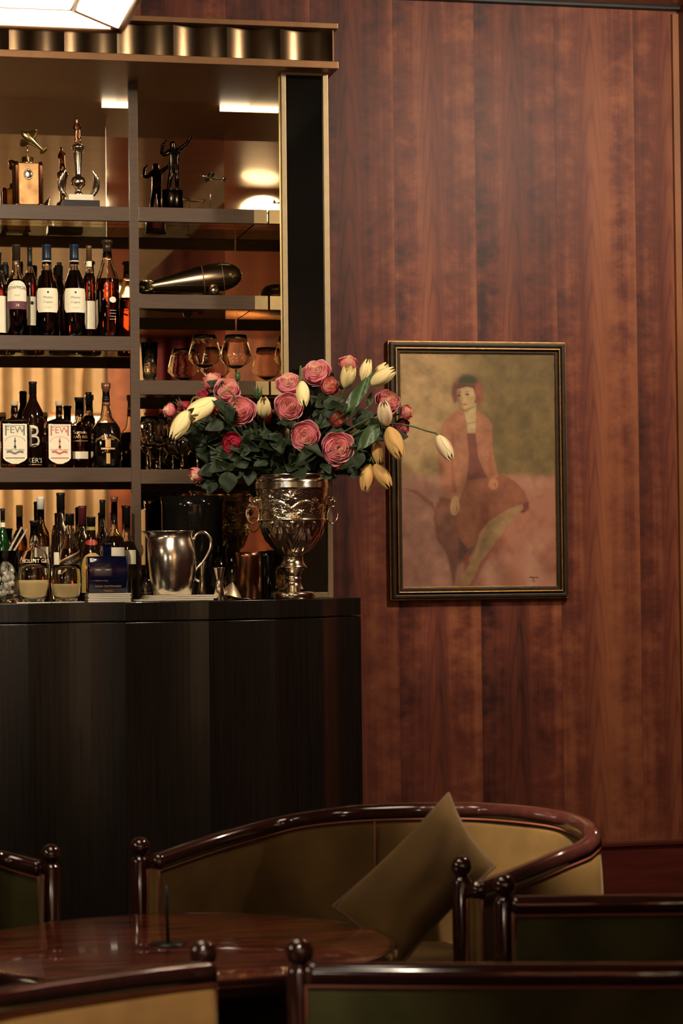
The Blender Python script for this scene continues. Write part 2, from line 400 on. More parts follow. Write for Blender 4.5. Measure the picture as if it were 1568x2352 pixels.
# shelves
def shelf(x0, x1, z, th=.046):
    MB().box(x0, x1, RY+.0, RY+.022, z-th, z).build('shelf_rail', M_rail, cab, bevel=.0012)
    MB().box(x0, x1, RY+.022, WY-.014, z-.010, z-.001).build('glass_shelf', M_shelfg, cab)
ZL = [on(150, y, RY).z for y in (472, 771, 1074)]
ZR = [on(450, y, RY).z for y in (478, 677, 874, 1078)]
for z in ZL: shelf(LX, XM0, z)
XS = XCi-.003
for z in ZR:
    shelf(XM1, XS, z)
    MB().box(XS-.043, XS-.0005, RY-.003, RY, z-.045, z-.001).build('rail_end_plate', M_brass, cab)
# ================================================================== PAINTING
YP = WY-.04
pl, pr = on(896, 1080, YP).x, on(1306, 1080, YP).x
pt, pb = on(1096, 783, YP).z, on(1106, 1377, YP).z
pic = thing('framed_painting', 'dark and gilt framed oil painting of a seated woman in an orange coat', 'painting', ((pl+pr)/2, WY, pb))
def ring(x0, x1, z0_, z1_, w_, y0, y1, name, m, bev=.002):
    mb = MB(); o = [(x0, z0_), (x1, z0_), (x1, z1_), (x0, z1_)]; i = [(x0+w_, z0_+w_), (x1-w_, z0_+w_), (x1-w_, z1_-w_), (x0+w_, z1_-w_)]
    vs = [(p[0], y0, p[1]) for p in o+i]+[(p[0], y1, p[1]) for p in o+i]; fs = []
    for k in range(4):
        j = (k+1) % 4
        fs += [(k, j, 4+j, 4+k), (8+k, 8+j, 12+j, 12+k), (k, j, 8+j, 8+k), (4+k, 4+j, 12+j, 12+k)]
    return mb.add(vs, fs, False).build(name, m, pic, bevel=bev)
fw = .046
def nest(off, w_, yf, name, m, bev=.0015): ring(pl+off, pr-off, pb+off, pt-off, w_, yf, WY-.002, name, m, bev)
nest(0, .006, WY-.022, 'outer_gilt_edge', M_gold)
nest(.006, .014, WY-.036, 'frame_moulding', M_frame, .004)
nest(.020, .004, WY-.030, 'frame_moulding', M_frame)
nest(.024, .006, WY-.040, 'gilt_bead', M_gold, .0025)
nest(.030, .012, WY-.028, 'frame_moulding', M_frame, .003)
nest(.042, .003, WY-.022, 'inner_gilt_edge', M_gold, .001)
# canvas painted by numbers: soft-edged shapes over a mottled ground
gx, gy = 190, 288
U, V = np.meshgrid(np.linspace(0, 1, gx), np.linspace(0, 1, gy))
PX = 212+16*V+1138*U; PY = 174+1740*V
def fbm(sx, sy, seed, octs=4):
    r = np.zeros_like(U); amp = 1; tot = 0
    rs = np.random.RandomState(seed)
    for o_ in range(octs):
        ax, ay = int(sx*2**o_)+2, int(sy*2**o_)+2
        g = rs.rand(ay+1, ax+1); fx = U*(ax-1e-6); fy = V*(ay-1e-6); ix = fx.astype(int); iy = fy.astype(int); tx = fx-ix; ty = fy-iy
        tx = tx*tx*(3-2*tx); ty = ty*ty*(3-2*ty)
        r += amp*((g[iy, ix]*(1-tx)+g[iy, ix+1]*tx)*(1-ty)+(g[iy+1, ix]*(1-tx)+g[iy+1, ix+1]*tx)*ty); tot += amp; amp *= .55
    return r/tot
def L3(c): return np.array(lin(c))
IMG = np.zeros((gy, gx, 3))
n1, n2, n3 = fbm(5, 7, 1), fbm(9, 12, 2), fbm(22, 34, 3, 3)
def ss(a, b, x): t = np.clip((x-a)/(b-a), 0, 1); return t*t*(3-2*t)
mixx = lambda a, b, t: a*(1-t[..., None])+b*t[..., None]
up = mixx(L3((164, 132, 88)), L3((112, 92, 50)), np.clip(ss(380, 900, PX+200*(n1-.5))*.9, 0, 1))
up *= (1+.7*(n2-.5)+.5*(n3-.5))[..., None]
lo = mixx(L3((160, 112, 92)), L3((170, 112, 88)), ss(500, 1000, PX)); lo = mixx(lo, L3((188, 142, 116)), np.clip((n1-.5)*2.2, 0, .8)); lo = mixx(lo, L3((150, 82, 62)), np.clip((.45-n2)*2.5, 0, .8))
IMG = mixx(up, lo, ss(1040, 1130, PY+60*(n2-.5)))
WX = PX+14*(n2-.5); WYY = PY+14*(n1-.5)
def poly(pts, c, soft=7, a=1.0, c2=None, warp=1):
    global IMG
    X_, Y_ = (WX, WYY) if warp else (PX, PY)
    d = np.full_like(U, 1e9); ins = np.zeros(U.shape, bool); n = len(pts)
    for i in range(n):
        x0_, y0_ = pts[i]; x1_, y1_ = pts[(i+1) % n]; ex, ey = x1_-x0_, y1_-y0_
        t = np.clip(((X_-x0_)*ex+(Y_-y0_)*ey)/(ex*ex+ey*ey+1e-9), 0, 1)
        d = np.minimum(d, np.hypot(X_-x0_-t*ex, Y_-y0_-t*ey))
        cnd = ((y0_ > Y_) != (y1_ > Y_)) & (X_ < (x1_-x0_)*(Y_-y0_)/((y1_-y0_) if y1_ != y0_ else 1e-9)+x0_); ins ^= cnd
    sd = np.where(ins, d, -d); m = ss(-soft, soft, sd)*a
    cc = L3(c)*(1+.45*(n2-.5)+.5*(n3-.5))[..., None]
    IMG = mixx(IMG, cc, m)
def ell(cx, cy, rx, ry, c, soft=.12, a=1., rot=0):
    pts = [(cx+rx*math.cos(t)*math.cos(rot)-ry*math.sin(t)*math.sin(rot), cy+rx*math.cos(t)*math.sin(rot)+ry*math.sin(t)*math.cos(rot)) for t in [2*PI*k/20 for k in range(20)]]
    poly(pts, c, max(3, soft*min(rx, ry)), a, warp=0)
poly([(228,1180),(330,1200),(440,1290),(470,1400),(490,1560),(560,1700),(600,1915),(200,1915)], (164, 116, 96), 18)
ell(520, 1800, 60, 130, (190, 138, 112), .6, .7)
poly([(230,1180),(330,1190),(450,1280),(480,1400),(450,1330),(340,1230)], (140, 84, 64), 10, .8)
poly([(800,1560),(1060,1380),(900,1600),(800,1800),(740,1915),(690,1915)], (146, 78, 58), 20, .8)
poly([(480,1290),(640,1380),(650,1600),(720,1640),(700,1700),(640,1750),(600,1905),(570,1750),(530,1630),(480,1560),(455,1400)], (118, 74, 58), 16)
poly([(500,1240),(620,1230),(660,1420),(690,1620),(600,1640),(500,1560),(455,1400)], (128, 80, 60), 16)
poly([(640,1560),(800,1500),(760,1640),(700,1720),(640,1700)], (80, 52, 42), 16, .8)
poly([(700,1090),(850,1090),(930,1060),(1050,1120),(1130,1200),(1160,1290),(1140,1350),(1080,1365),(1020,1330),(900,1400),(830,1480),(770,1590),(710,1630),(660,1570),(630,1420),(610,1300),(600,1230)], (142, 86, 60), 7)
poly([(620,1330),(720,1320),(760,1480),(720,1560),(650,1540)], (152, 94, 64), 25, .7)
poly([(800,1290),(870,1260),(860,1400),(800,1520),(770,1560)], (128, 64, 44), 16, .7)
poly([(1100,1290),(1150,1280),(1160,1330),(1120,1365),(1085,1360)], (120, 52, 42), 8, .9)
poly([(1020,1330),(1110,1295),(1116,1330),(1040,1410),(950,1530),(870,1640),(800,1730),(750,1850),(700,1908),(655,1908),(655,1830),(710,1760),(770,1640),(795,1510),(850,1430)], (160, 124, 84), 8)
poly([(1020,1340),(960,1420),(860,1540),(800,1680),(790,1600),(850,1450)], (130, 102, 66), 14, .5)
poly([(670,1700),(710,1640),(720,1740),(680,1800)], (140, 72, 54), 8, .8)
poly([(690,585),(640,590),(545,655),(512,720),(492,900),(495,1050),(520,1230),(590,1265),(650,1255),(700,1130),(717,1000),(712,800),(690,650)], (160, 104, 74), 8)
poly([(700,765),(770,765),(778,900),(805,1000),(855,1095),(700,1125),(715,950)], (122, 68, 54), 7)
poly([(768,585),(850,650),(885,700),(890,850),(905,960),(935,1090),(870,1115),(830,1060),(790,960),(768,800)], (162, 105, 74), 7)
poly([(590,760),(605,760),(600,1000),(630,1200),(600,1210),(585,1000)], (146, 80, 50), 9, .7)
poly([(880,900),(905,1080),(870,1090),(850,1000)], (150, 82, 52), 9, .6)
ell(706, 440, 106, 112, (106, 62, 42), .3)
ell(790, 470, 34, 84, (140, 80, 54), .5)
ell(615, 470, 22, 74, (110, 62, 44), .5)
ell(708, 372, 64, 40, (58, 60, 38), .5)
poly([(676,560),(772,540),(768,680),(766,765),(710,765),(700,690)], (178, 152, 106), 6, warp=0)
poly([(630,440),(700,420),(750,430),(768,500),(750,560),(705,602),(680,585),(652,530),(632,490)], (184, 150, 104), 6, warp=0)
poly([(628,450),(655,440),(660,520),(680,575),(650,540),(630,500)], (128, 92, 62), 8, .8, warp=0)
poly([(640,560),(680,590),(770,560),(700,612),(660,600)], (120, 88, 60), 6, .6, warp=0)
poly([(640,400),(690,385),(760,400),(765,440),(720,415),(660,420),(628,450)], (92, 62, 40), 5, .9, warp=0)
ell(643, 487, 13, 7, (66, 50, 38), .4); ell(706, 477, 15, 7, (52, 40, 30), .4); ell(643, 468, 17, 3, (110, 80, 55), .5, .8); ell(706, 457, 19, 3, (96, 68, 46), .5, .8)
poly([(668,480),(676,525),(662,530)], (150, 112, 76), 3, .9, warp=0); ell(690, 551, 17, 6, (150, 72, 54), .4)
poly([(700,690),(766,675),(766,690),(704,704)], (150, 122, 82), 4, .6, warp=0)
ell(612, 1308, 34, 74, (190, 146, 104), .2, rot=.1); poly([(625,1310),(632,1308),(630,1350),(622,1350)], (90, 58, 42), 3, .8, warp=0)
ell(898, 1146, 36, 42, (182, 120, 84), .25); poly([(905,1140),(915,1145),(910,1185)], (110, 66, 48), 3, .7, warp=0); poly([(850,1160),(880,1150),(885,1180)], (176, 116, 82), 4, .9, warp=0)
for a_, b_ in (((1158,1846),(1232,1850)), ((1172,1838),(1190,1856)), ((1200,1850),(1190,1868)), ((1176,1874),(1206,1876)), ((1210,1842),(1222,1852))):
    dx, dy = b_[0]-a_[0], b_[1]-a_[1]; l = math.hypot(dx, dy); nx, ny = -dy/l*3, dx/l*3
    poly([(a_[0]+nx, a_[1]+ny), (b_[0]+nx, b_[1]+ny), (b_[0]-nx, b_[1]-ny), (a_[0]-nx, a_[1]-ny)], (58, 40, 30), 2.5, .9, warp=0)
cx0, cx1, cz0, cz1 = pl+.043, pr-.043, pb+.043, pt-.043
vs = [(cx0+(cx1-cx0)*u, WY-.02, cz1-(cz1-cz0)*v) for v in np.linspace(0, 1, gy) for u in np.linspace(0, 1, gx)]
fs = [(j*gx+i, j*gx+i+1, (j+1)*gx+i+1, (j+1)*gx+i) for j in range(gy-1) for i in range(gx-1)]
mb = MB(); mb.add(vs, fs, True, [tuple(c) for c in np.clip(IMG, 0, 1).reshape(-1, 3).tolist()])
M_canvas = mat('oil_paint', (0, 0, 0), .6, attr='tint', bump=.15, bscale=300)
mb.build('canvas', M_canvas, pic)
# ================================================================== LANTERN (hung over the bar)
def lantern(cx, cy, cz, label, half=.36, hidden=False):
    t = thing('pendant_lantern', label, 'lamp', (cx, cy, cz), 'faceted pendant lanterns')
    hb = half-.115; drop = -.012; up_ = .13; ht = half*1.1
    B = [Vector((cx+sx_*hb, cy+sy_*hb, cz)) for sx_, sy_ in ((-1,-1),(1,-1),(1,1),(-1,1))]
    R_ = [Vector((cx+sx_*half, cy+sy_*half, cz+drop)) for sx_, sy_ in ((-1,-1),(1,-1),(1,1),(-1,1))]
    T_ = [Vector((cx+sx_*half*1.12, cy+sy_*half*1.12, cz+drop+up_)) for sx_, sy_ in ((-1,-1),(1,-1),(1,1),(-1,1))]
    pm = MB().add(B, [(0,1,2,3)], False); 
    for k in range(4):
        j = (k+1) % 4; pm.add([B[k], B[j], R_[j], R_[k]], [(0,1,2,3)], False); pm.add([R_[k], R_[j], T_[j], T_[k]], [(0,1,2,3)], False)
    pm.build('glass_panes', M_lamp, t)
    fm = MB()
    for k in range(4):
        j = (k+1) % 4
        for a, b, r in ((B[k], B[j], .004 if k == 2 else .008), (R_[k], R_[j], .009), (B[k], R_[k], .006), (R_[k], T_[k], .008), (T_[k], T_[j], .012)): fm.tube([a, b], r, 4)
    fm.build('bronze_frame', M_bronze, t)
    MB().box(cx-half*1.14, cx+half*1.14, cy-half*1.14, cy+half*1.14, cz+drop+up_, cz+drop+up_+.02).build('top_plate', M_bronze, t)
    MB().tube([(cx, cy, cz+drop+up_+.02), (cx, cy, CEIL-.001)], .01, 10).build('hanging_rod', M_bronze, t)
    return t
corner = on(278, 69, -2.2)
lantern(corner.x-.30, corner.y-.30, corner.z+.012, 'faceted white glass pendant lantern hanging at the upper left', .30)
lantern(corner.x-3.2, -2.5, corner.z-.05, 'faceted pendant lantern further left over the bar', .30)
lantern(.75, -8.6, 2.2, 'faceted pendant lantern seen only in the mirrors behind the bottles', .24)
lantern(1.9, -9.6, 2.35, 'faceted pendant lantern seen only in the mirrors at the right', .24)
# ================================================================== BOTTLES AND GLASSES
def prof_bottle(kind, R, H):
    P = {
     'wine':  [(0,.0),(.9,0),(1,.02),(1,.58),(.93,.65),(.62,.73),(.37,.79),(.33,.86),(.33,.97),(.36,.975),(.36,1),(0,1)],
     'cognac':[(0,.0),(.92,0),(1,.02),(1,.45),(.96,.52),(.78,.62),(.52,.71),(.42,.78),(.38,.86),(.38,.98),(.4,.985),(.4,1),(0,1)],
     'whisky':[(0,.0),(.9,0),(1,.02),(1,.52),(.97,.58),(.8,.64),(.5,.685),(.4,.73),(.37,.82),(.37,.98),(.4,.985),(.4,1),(0,1)],
     'flare': [(0,.0),(.9,0),(1,.02),(1,.57),(.92,.62),(.66,.70),(.45,.80),(.36,.88),(.33,.93),(.33,.96),(.46,.965),(.46,.99),(.36,1),(0,1)],
     'squat': [(0,.0),(.85,0),(.98,.03),(1,.2),(.98,.38),(.85,.48),(.6,.55),(.38,.6),(.30,.68),(.24,.8),(.22,.93),(.28,.94),(.28,1),(0,1)],
     'jug':   [(0,.0),(.9,0),(1,.03),(1,.45),(.93,.55),(.7,.62),(.38,.66),(.3,.72),(.28,.97),(.32,.975),(.32,1),(0,1)],
     'slim':  [(0,.0),(.9,0),(1,.02),(1,.6),(.9,.66),(.6,.71),(.42,.75),(.4,.97),(.43,.975),(.43,1),(0,1)],
    }[kind]
    return [(r*R, z*H) for r, z in P]
def rad_at(prof, z):
    for (r0, a), (r1, b) in zip(prof, prof[1:]):
        if a <= z <= b and b > a: return r0+(r1-r0)*(z-a)/(b-a)
    return prof[-2][0]
M_amber = mat('amber_spirit', (150, 58, 30), 0, trans=1, ior=1.36, var=0)
M_cog = mat('dark_cognac', (92, 28, 22), 0, trans=1, ior=1.36, var=0)
M_gl = {'clear': M_glass, 'brown': mat('dark_brown_glass', (52, 30, 20), .02, trans=.75, var=0, coat=.5), 'green': mat('green_glass', (20, 84, 34), .02, trans=.7, var=0, coat=.5),
        'blackish': mat('near_black_glass', (18, 16, 14), .05, var=0, coat=1), 'blue': mat('cobalt_black_glass', (16, 22, 60), .03, trans=.35, var=0, coat=1)}
CAPM = {k: mat('cap_'+k, c, r, metal=me_, var=.05) for k, c, r, me_ in (('navy', (30, 44, 60), .35, .3), ('black', (20, 18, 16), .4, 0), ('gold', (120, 92, 60), .35, .6), ('maroon', (86, 34, 36), .4, .1),
        ('cork', (196, 172, 136), .7, 0), ('white', (220, 214, 196), .5, 0), ('copper', (150, 96, 70), .35, .5), ('bronze', (70, 56, 40), .3, .5))}
def label_patch(name, m, parent, c, prof, z0, z1, wfn, flat=None, off=.0008, rows=14, cols=14, az=0):
    """paper label that hugs the bottle; wfn(t) half width in metres, t from 0 at the bottom"""
    vs = []; fs = []
    for i in range(rows+1):
        t = i/rows; z = z0+(z1-z0)*t; hw = wfn(t)
        for k in range(cols+1):
            s_ = -hw+2*hw*k/cols; vs.append(wrap(c, prof, s_, z, off, flat, az))
    for i in range(rows):
        for k in range(cols): a = i*(cols+1)+k; fs.append((a, a+1, a+cols+2, a+cols+1))
    return MB().add(vs, fs, flat is None).build(name, m, parent)
def wrap(c, prof, s_, z, off, flat=None, az=0):
    if flat is not None: return (c[0]+s_, c[1]-flat-off, c[2]+z)
    R = rad_at(prof, z)+off; a = -PI/2+s_/R+az
    return (c[0]+R*math.cos(a), c[1]+R*math.sin(a), c[2]+z)
def letter(s, size, parent, c, prof, z, m, flat=None, off=.0014, x=0, arc=0, tilt=0, sx=1):
    def fn(a, b):
        a *= sx
        if arc: b = b-arc*a*a
        a, b = a*math.cos(tilt)-b*math.sin(tilt), a*math.sin(tilt)+b*math.cos(tilt)
        return wrap(c, prof, a+x, z+b, off, flat)
    return text_mesh(s, size, fn, 'lettering', m, parent)
def bottle(px, rpx, pytop, Y, zbase, kind, glass, cap, capfrac, label, liquid=None, fill=.7, group=None, name='bottle', cat='bottle'):
    p = on(px, pytop, Y); s_ = mpp(p); R = rpx*s_; H = p.z-zbase; c = (p.x, Y, zbase)
    t = thing(name, label, cat, c, group)
    pf = prof_bottle(kind, R, H)
    # glass up to the cap
    gpf = [q for q in pf if q[1] < H*(1-capfrac)]+[(rad_at(pf, H*(1-capfrac)), H*(1-capfrac))]
    if liquid is not None:
        th = min(.0025, R*.12)
        inn = [(max(r-th, .0005), max(z, .004)) for r, z in gpf if r > 0]
        shell = gpf+[(inn[-1][0], gpf[-1][1])]+inn[::-1]+[(0, .004)]
        MB().lathe(shell, c, 40).build('glass_body', glass, t)
        zf = H*fill; lp = [(0, .0045)]+[(max(r-th*1.0-.0002, .0004), max(z, .0045)) for r, z in gpf if 0 < r and z < zf]+[(max(rad_at(gpf, zf)-th-.0002, .0004), zf), (0, zf)]
        MB().lathe(lp, c, 40).build('liquor', liquid, t)
    else: MB().lathe(gpf+[(0, gpf[-1][1])], c, 40).build('glass_body', glass, t)
    zc0 = H*(1-capfrac); cp = [(0, zc0-.0005)]+[(rad_at(pf, zc0)*1.06, zc0-.0005)]+[(r*1.06, z) for r, z in pf if z > zc0 and r > 0]+[(0, H)]
    MB().lathe(cp, c, 32).build('cap', cap, t)
    return t, c, pf, R, H
rect = lambda w_: (lambda t: w_)
zL1, zL2, zL3 = ZL; 
# --- row of brown spirits on the middle shelf, left bay
g = 'brandy and whisky bottles on the middle shelf'
t, c, pf, R, H = bottle(-4, 20, 580, .30, zL2, 'wine', M_glass, CAPM['black'], .2, 'dark bottle with tall cream label cut by the left edge, middle shelf', M_cog, .62, g)
label_patch('paper_label', M_paper, t, c, pf, H*.05, H*.48, rect(R*.9))
t, c, pf, R, H = bottle(37, 24.5, 562, .29, zL2, 'whisky', M_glass, CAPM['bronze'], .17, 'whisky bottle with arched cream label over a plum band, middle shelf', M_cog, .62, g)
label_patch('paper_label', M_paper, t, c, pf, H*.38, H*.60, lambda t_: R*1.05*(1 if t_ < .5 else math.sqrt(max(.02, 1-((t_-.5)/.52)**2))))
label_patch('plum_band', M_purple, t, c, pf, H*.295, H*.38, rect(R*1.05))
letter('BOWMORE', R*.42, t, c, pf, H*.525, M_ink, arc=.25/R*.5)
letter('ISLAY', R*.2, t, c, pf, H*.44, M_grey); letter('18', R*.36, t, c, pf, H*.335, M_paper)
t, c, pf, R, H = bottle(68, 16, 568, .36, zL2, 'wine', M_glass, CAPM['black'], .2, 'slim brown bottle with a narrow cream label, right of the arched label bottle', M_cog, .72, g)
label_patch('paper_label', M_paper, t, c, pf, H*.15, H*.46, rect(R*.8)); label_patch('dark_seal', M_ink, t, c, pf, H*.37, H*.41, lambda t_: R*.25*math.sqrt(max(.01, 1-(2*t_-1)**2)), off=.0014, az=.2)
cogl = lambda t_, R=1: 1
for px, lab in ((107, 'cognac bottle with blue capsule and rounded cream label, left of the matching pair'), (170, 'cognac bottle with blue capsule and rounded cream label, right of the matching pair')):
    t, c, pf, R, H = bottle(px, 26, 562, .28, zL2, 'cognac', M_glass, CAPM['navy'], .18, lab, M_cog, .72, g)
    label_patch('paper_label', M_paper, t, c, pf, H*.26, H*.52, lambda t_: R*1.15*(min(1, .8+t_*1.2) if t_ < .3 else (1 if t_ < .85 else 1-(t_-.85)*1.0)))
    letter('Maison', R*.3, t, c, pf, H*.42, M_grey); letter('Cognac', R*.28, t, c, pf, H*.37, M_grey); letter('V S O P', R*.16, t, c, pf, H*.31, M_grey)
    label_patch('crest', M_ink, t, c, pf, H*.465, H*.485, rect(R*.08), off=.0014)
    MB().lathe([(rad_at(pf, H*.81)*1.02, H*.812), (rad_at(pf, H*.82)*1.1, H*.82), (rad_at(pf, H*.81)*1.02, H*.828)], c, 24, closed=False).build('neck_ring', CAPM['white'], t)
t, c, pf, R, H = bottle(204, 15, 564, .31, zL2, 'slim', M_glass, CAPM['gold'], .17, 'slim brandy bottle with gold cap and tall cream label, middle shelf', M_cog, .7, g)
label_patch('paper_label', M_paper, t, c, pf, H*.10, H*.40, rect(R*.95)); label_patch('neck_band', M_paper, t, c, pf, H*.77, H*.83, rect(R*.42*1.6))
t, c, pf, R, H = bottle(246, 26.5, 551, .28, zL2, 'flare', M_glass, CAPM['bronze'], .12, 'large cognac decanter with long flared neck beside the mullion, middle shelf', M_amber, .60, g)
label_patch('oval_seal', M_paper, t, c, pf, H*.35, H*.41, lambda t_: R*.32*math.sqrt(max(.01, 1-(2*t_-1)**2)), az=.35)
for k in range(4): label_patch('etched_line', M_paper, t, c, pf, H*(.27-.03*k), H*(.273-.03*k), rect(R*.3), az=.35)
for px, lab in ((12, 'dark capped bottle standing in for a mirror reflection behind the arched label, middle shelf'), (136, 'dark capped bottle standing in for a mirror reflection between the two cognacs, middle shelf')):
    bottle(px, 15, 603, .47, zL2, 'wine', M_gl['brown'], CAPM['black'], .2, lab, None, .6, g)  # solid bottles put in place of dark reflections in the back mirror
# --- lower shelf, left bay
g = 'whiskey bottles on the lower shelf'
def square_bottle(px0, px1, pysh, pytop, Y, zb_, ink, label):
    a, b = on(px0, pysh, Y), on(px1, pysh, Y); W = b.x-a.x; cx = (a.x+b.x)/2; Hs = a.z-zb_; Ht = on((px0+px1)/2, pytop, Y).z-zb_; D_ = W*.42
    c = (cx, Y, zb_); t = thing('bottle', label, 'bottle', c, g)
    def rr(w_, d_, z, n=6):
        r = min(w_, d_)*.25; out = []
        for qx, qy, a0 in ((1,1,0),(-1,1,PI/2),(-1,-1,PI),(1,-1,3*PI/2)):
            for k in range(n): an = a0+PI/2*k/(n-1); out.append((cx+qx*(w_-r)+r*math.cos(an), Y+qy*(d_-r)+r*math.sin(an), zb_+z))
        return out
    w2 = W/2; d2 = D_/2; nr = W*.125
    def circ(r, z): return [(cx+r*math.cos(an), Y+r*math.sin(an), zb_+z) for an in [2*PI*k/24 for k in range(24)]]
    MB().loft([rr(w2*.96, d2*.94, 0), rr(w2, d2, .003), rr(w2, d2, Hs*.9), rr(w2*.97, d2*.93, Hs*.96), rr(w2*.55, d2*.7, Hs), circ(nr*1.1, Hs+.004), circ(nr, Hs+.012), circ(nr, Ht-.016)]).build('glass_body', M_glass, t)
    MB().loft([rr(w2-.003, d2-.003, .005), rr(w2-.003, d2-.003, Hs*.88)]).build('liquor', M_amber, t)
    MB().lathe([(0, Ht-.016), (nr*1.05, Ht-.016), (nr*1.12, Ht-.012), (nr*1.12, Ht-.001), (0, Ht)], c, 24).build('cork_stopper', CAPM['cork'], t)
    lw = w2*.86; z0_, z1_ = Hs*.09, Hs*.9
    label_patch('paper_label', M_paper, t, c, None, z0_, z1_, lambda t_: lw*(1 if t_ > .13 else .25+.75*(t_/.13)**.6), flat=d2)
    fr_ = MB(); e = .0022; zz0, zz1 = z1_-Hs*.235, z1_-Hs*.03
    for x0_, x1_, q0, q1 in ((-lw*.82, -lw*.70, zz0, zz1), (lw*.70, lw*.82, zz0, zz1), (-lw*.82, lw*.82, zz1-.0015, zz1), (-lw*.8, lw*.8, Hs*.2, Hs*.22)):
        fr_.box(cx+x0_, cx+x1_, Y-d2-.0016, Y-d2-.001, zb_+q0, zb_+q1)
    for k in range(16):      # arch
        a0, a1 = PI*k/16, PI*(k+1)/16; r0, r1 = lw*.80, lw*.84; zc_ = zz0-Hs*.12
        fr_.add([(cx+r*math.cos(q), Y-d2-.0014, zb_+zc_+r*.55*math.sin(q)) for r, q in ((r0,a0),(r1,a0),(r1,a1),(r0,a1))], [(0,1,2,3)], False)
    # little tower / hand figure and ribbon
    fr_.box(cx-.002, cx+.002, Y-d2-.0014, Y-d2-.001, zb_+Hs*.42, zb_+Hs*.62).box(cx-.004, cx+.004, Y-d2-.0014, Y-d2-.001, zb_+Hs*.40, zb_+Hs*.46)
    fr_.box(cx-.0035, cx+.0035, Y-d2-.0014, Y-d2-.001, zb_+Hs*.54, zb_+Hs*.56)
    for k in range(12):
        x0_ = -lw*.7+lw*1.4*k/12; zz = Hs*.29+.002*math.sin(k*.9)-abs(k-5.5)*-.0006
        fr_.box(cx+x0_, cx+x0_+lw*1.4/12, Y-d2-.0014, Y-d2-.001, zb_+zz, zb_+zz+Hs*.045)
    fr_.build('label_drawing', ink, t)
    letter('FEW', W*.34, t, c, None, (zz0+zz1)/2+.001, ink, flat=d2, sx=1.05)
    letter('Straight Bourbon', W*.10, t, c, None, Hs*.38, ink, flat=d2)
square_bottle(1, 65, 963, 921, .28, zL3, M_grey, 'square whiskey bottle with white label printed in grey, lower shelf')
square_bottle(106, 165, 964, 921, .28, zL3, M_red, 'square whiskey bottle with white label printed in pink red, lower shelf')
t, c, pf, R, H = bottle(75, 25, 877, .345, zL3, 'wine', M_gl['brown'], CAPM['black'], .14, 'tall dark wine shaped bourbon bottle with a big white B, lower shelf', None, .6, g)
letter('B', R*2.9, t, c, pf, H*.36, M_paper, x=R*.02, sx=.72); letter("KER'S", R*.62, t, c, pf, H*.095, M_paper, x=R*.1); label_patch('tan_line', M_goldink, t, c, pf, H*.045, H*.055, rect(R*.8))
t, c, pf, R, H = bottle(181, 31, 913, .347, zL3, 'jug', M_glass, CAPM['black'], .06, 'round shouldered amber bourbon bottle with a small cream strip label, lower shelf', M_amber, .6, g)
label_patch('strip_label', M_paper, t, c, pf, H*.14, H*.24, rect(R*.6)); letter('BUFFALO', R*.24, t, c, pf, H*.50, M_goldink, arc=4); letter('RAN RES', R*.28, t, c, pf, H*.44, M_goldink); letter('BOURBON WHISKEY', R*.12, t, c, pf, H*.385, M_goldink)
bottle(203, 16, 901, .42, zL3, 'slim', M_gl['clear'], CAPM['black'], .16, 'dark capped bottle at the back between amber and round decanter, lower shelf', M_cog, .7, g)
t, c, pf, R, H = bottle(243, 36, 880, .29, zL3, 'squat', M_glass, CAPM['copper'], .10, 'round bellied dark decanter bottle with gold lettering and copper stopper', M_gl['blackish'], .53, g)
letter('Distillers Reserve', R*.24, t, c, pf, H*.375, M_goldink, arc=9); letter('BOURBON', R*.17, t, c, pf, H*.335, M_goldink)
label_patch('gold_emblem', M_goldink, t, c, pf, H*.24, H*.33, rect(R*.17)); label_patch('gold_emblem', M_goldink, t, c, pf, H*.215, H*.235, rect(R*.45)); label_patch('gold_emblem', M_goldink, t, c, pf, H*.05, H*.17, rect(R*.12))
MB().lathe([(rad_at(pf, H*.79)*1.03, H*.78), (rad_at(pf, H*.79)*1.05, H*.82)], c, 24).build('neck_band', CAPM['black'], t)
MB().lathe([(rad_at(pf, H*.74)*1.03, H*.735), (rad_at(pf, H*.77)*1.05, H*.775)], c, 24).build('neck_band', CAPM['copper'], t)
# --- bottles standing on the bar, left bay
g = 'bottles crowded on the bar behind the tumblers'
ZZ = ZB+.0005
t, c, pf, R, H = bottle(6, 15, 1168, .05, ZZ, 'wine', M_gl['green'], CAPM['black'], .12, 'green glass bottle with black cap at the left edge of the bar', None, .6, g)
label_patch('neck_band', M_paper, t, c, pf, H*.80, H*.85, rect(R*.5))
t, c, pf, R, H = bottle(93, 20, 1141, .12, ZZ, 'slim', M_glass, CAPM['white'], .12, 'tall golden bottle with a milky white stopper on the bar', mat('pale_gold_spirit', (190, 140, 60), 0, trans=1, ior=1.36, var=0), .85, g)
label_patch('paper_label', M_paper, t, c, pf, H*.42, H*.52, rect(R*.9))
t, c, pf, R, H = bottle(79, 34, 1196, .0, ZZ, 'jug', M_glass, CAPM['black'], .06, 'wide round shouldered rum bottle with pale lettering behind the left tumbler', M_amber, .46, g)
letter('MOUNT GAY', R*.36, t, c, pf, H*.50, M_paper); letter('RUM', R*.26, t, c, pf, H*.42, M_paper)
t, c, pf, R, H = bottle(139, 22, 1132, .12, ZZ, 'slim', M_glass, CAPM['black'], .15, 'tall clear bottle with a long black cap on the bar', None, .6, g)
label_patch('paper_label', M_paper, t, c, pf, H*.25, H*.45, rect(R*.3), az=-.6)
t, c, pf, R, H = bottle(160, 25, 1180, .03, ZZ, 'cognac', M_glass, CAPM['black'], .12, 'red amber whisky bottle with a slanted black and gold label', M_amber, .60, g)
pts = []
def slant(x, b): return wrap(c, pf, x, b, .0012)
n = 16
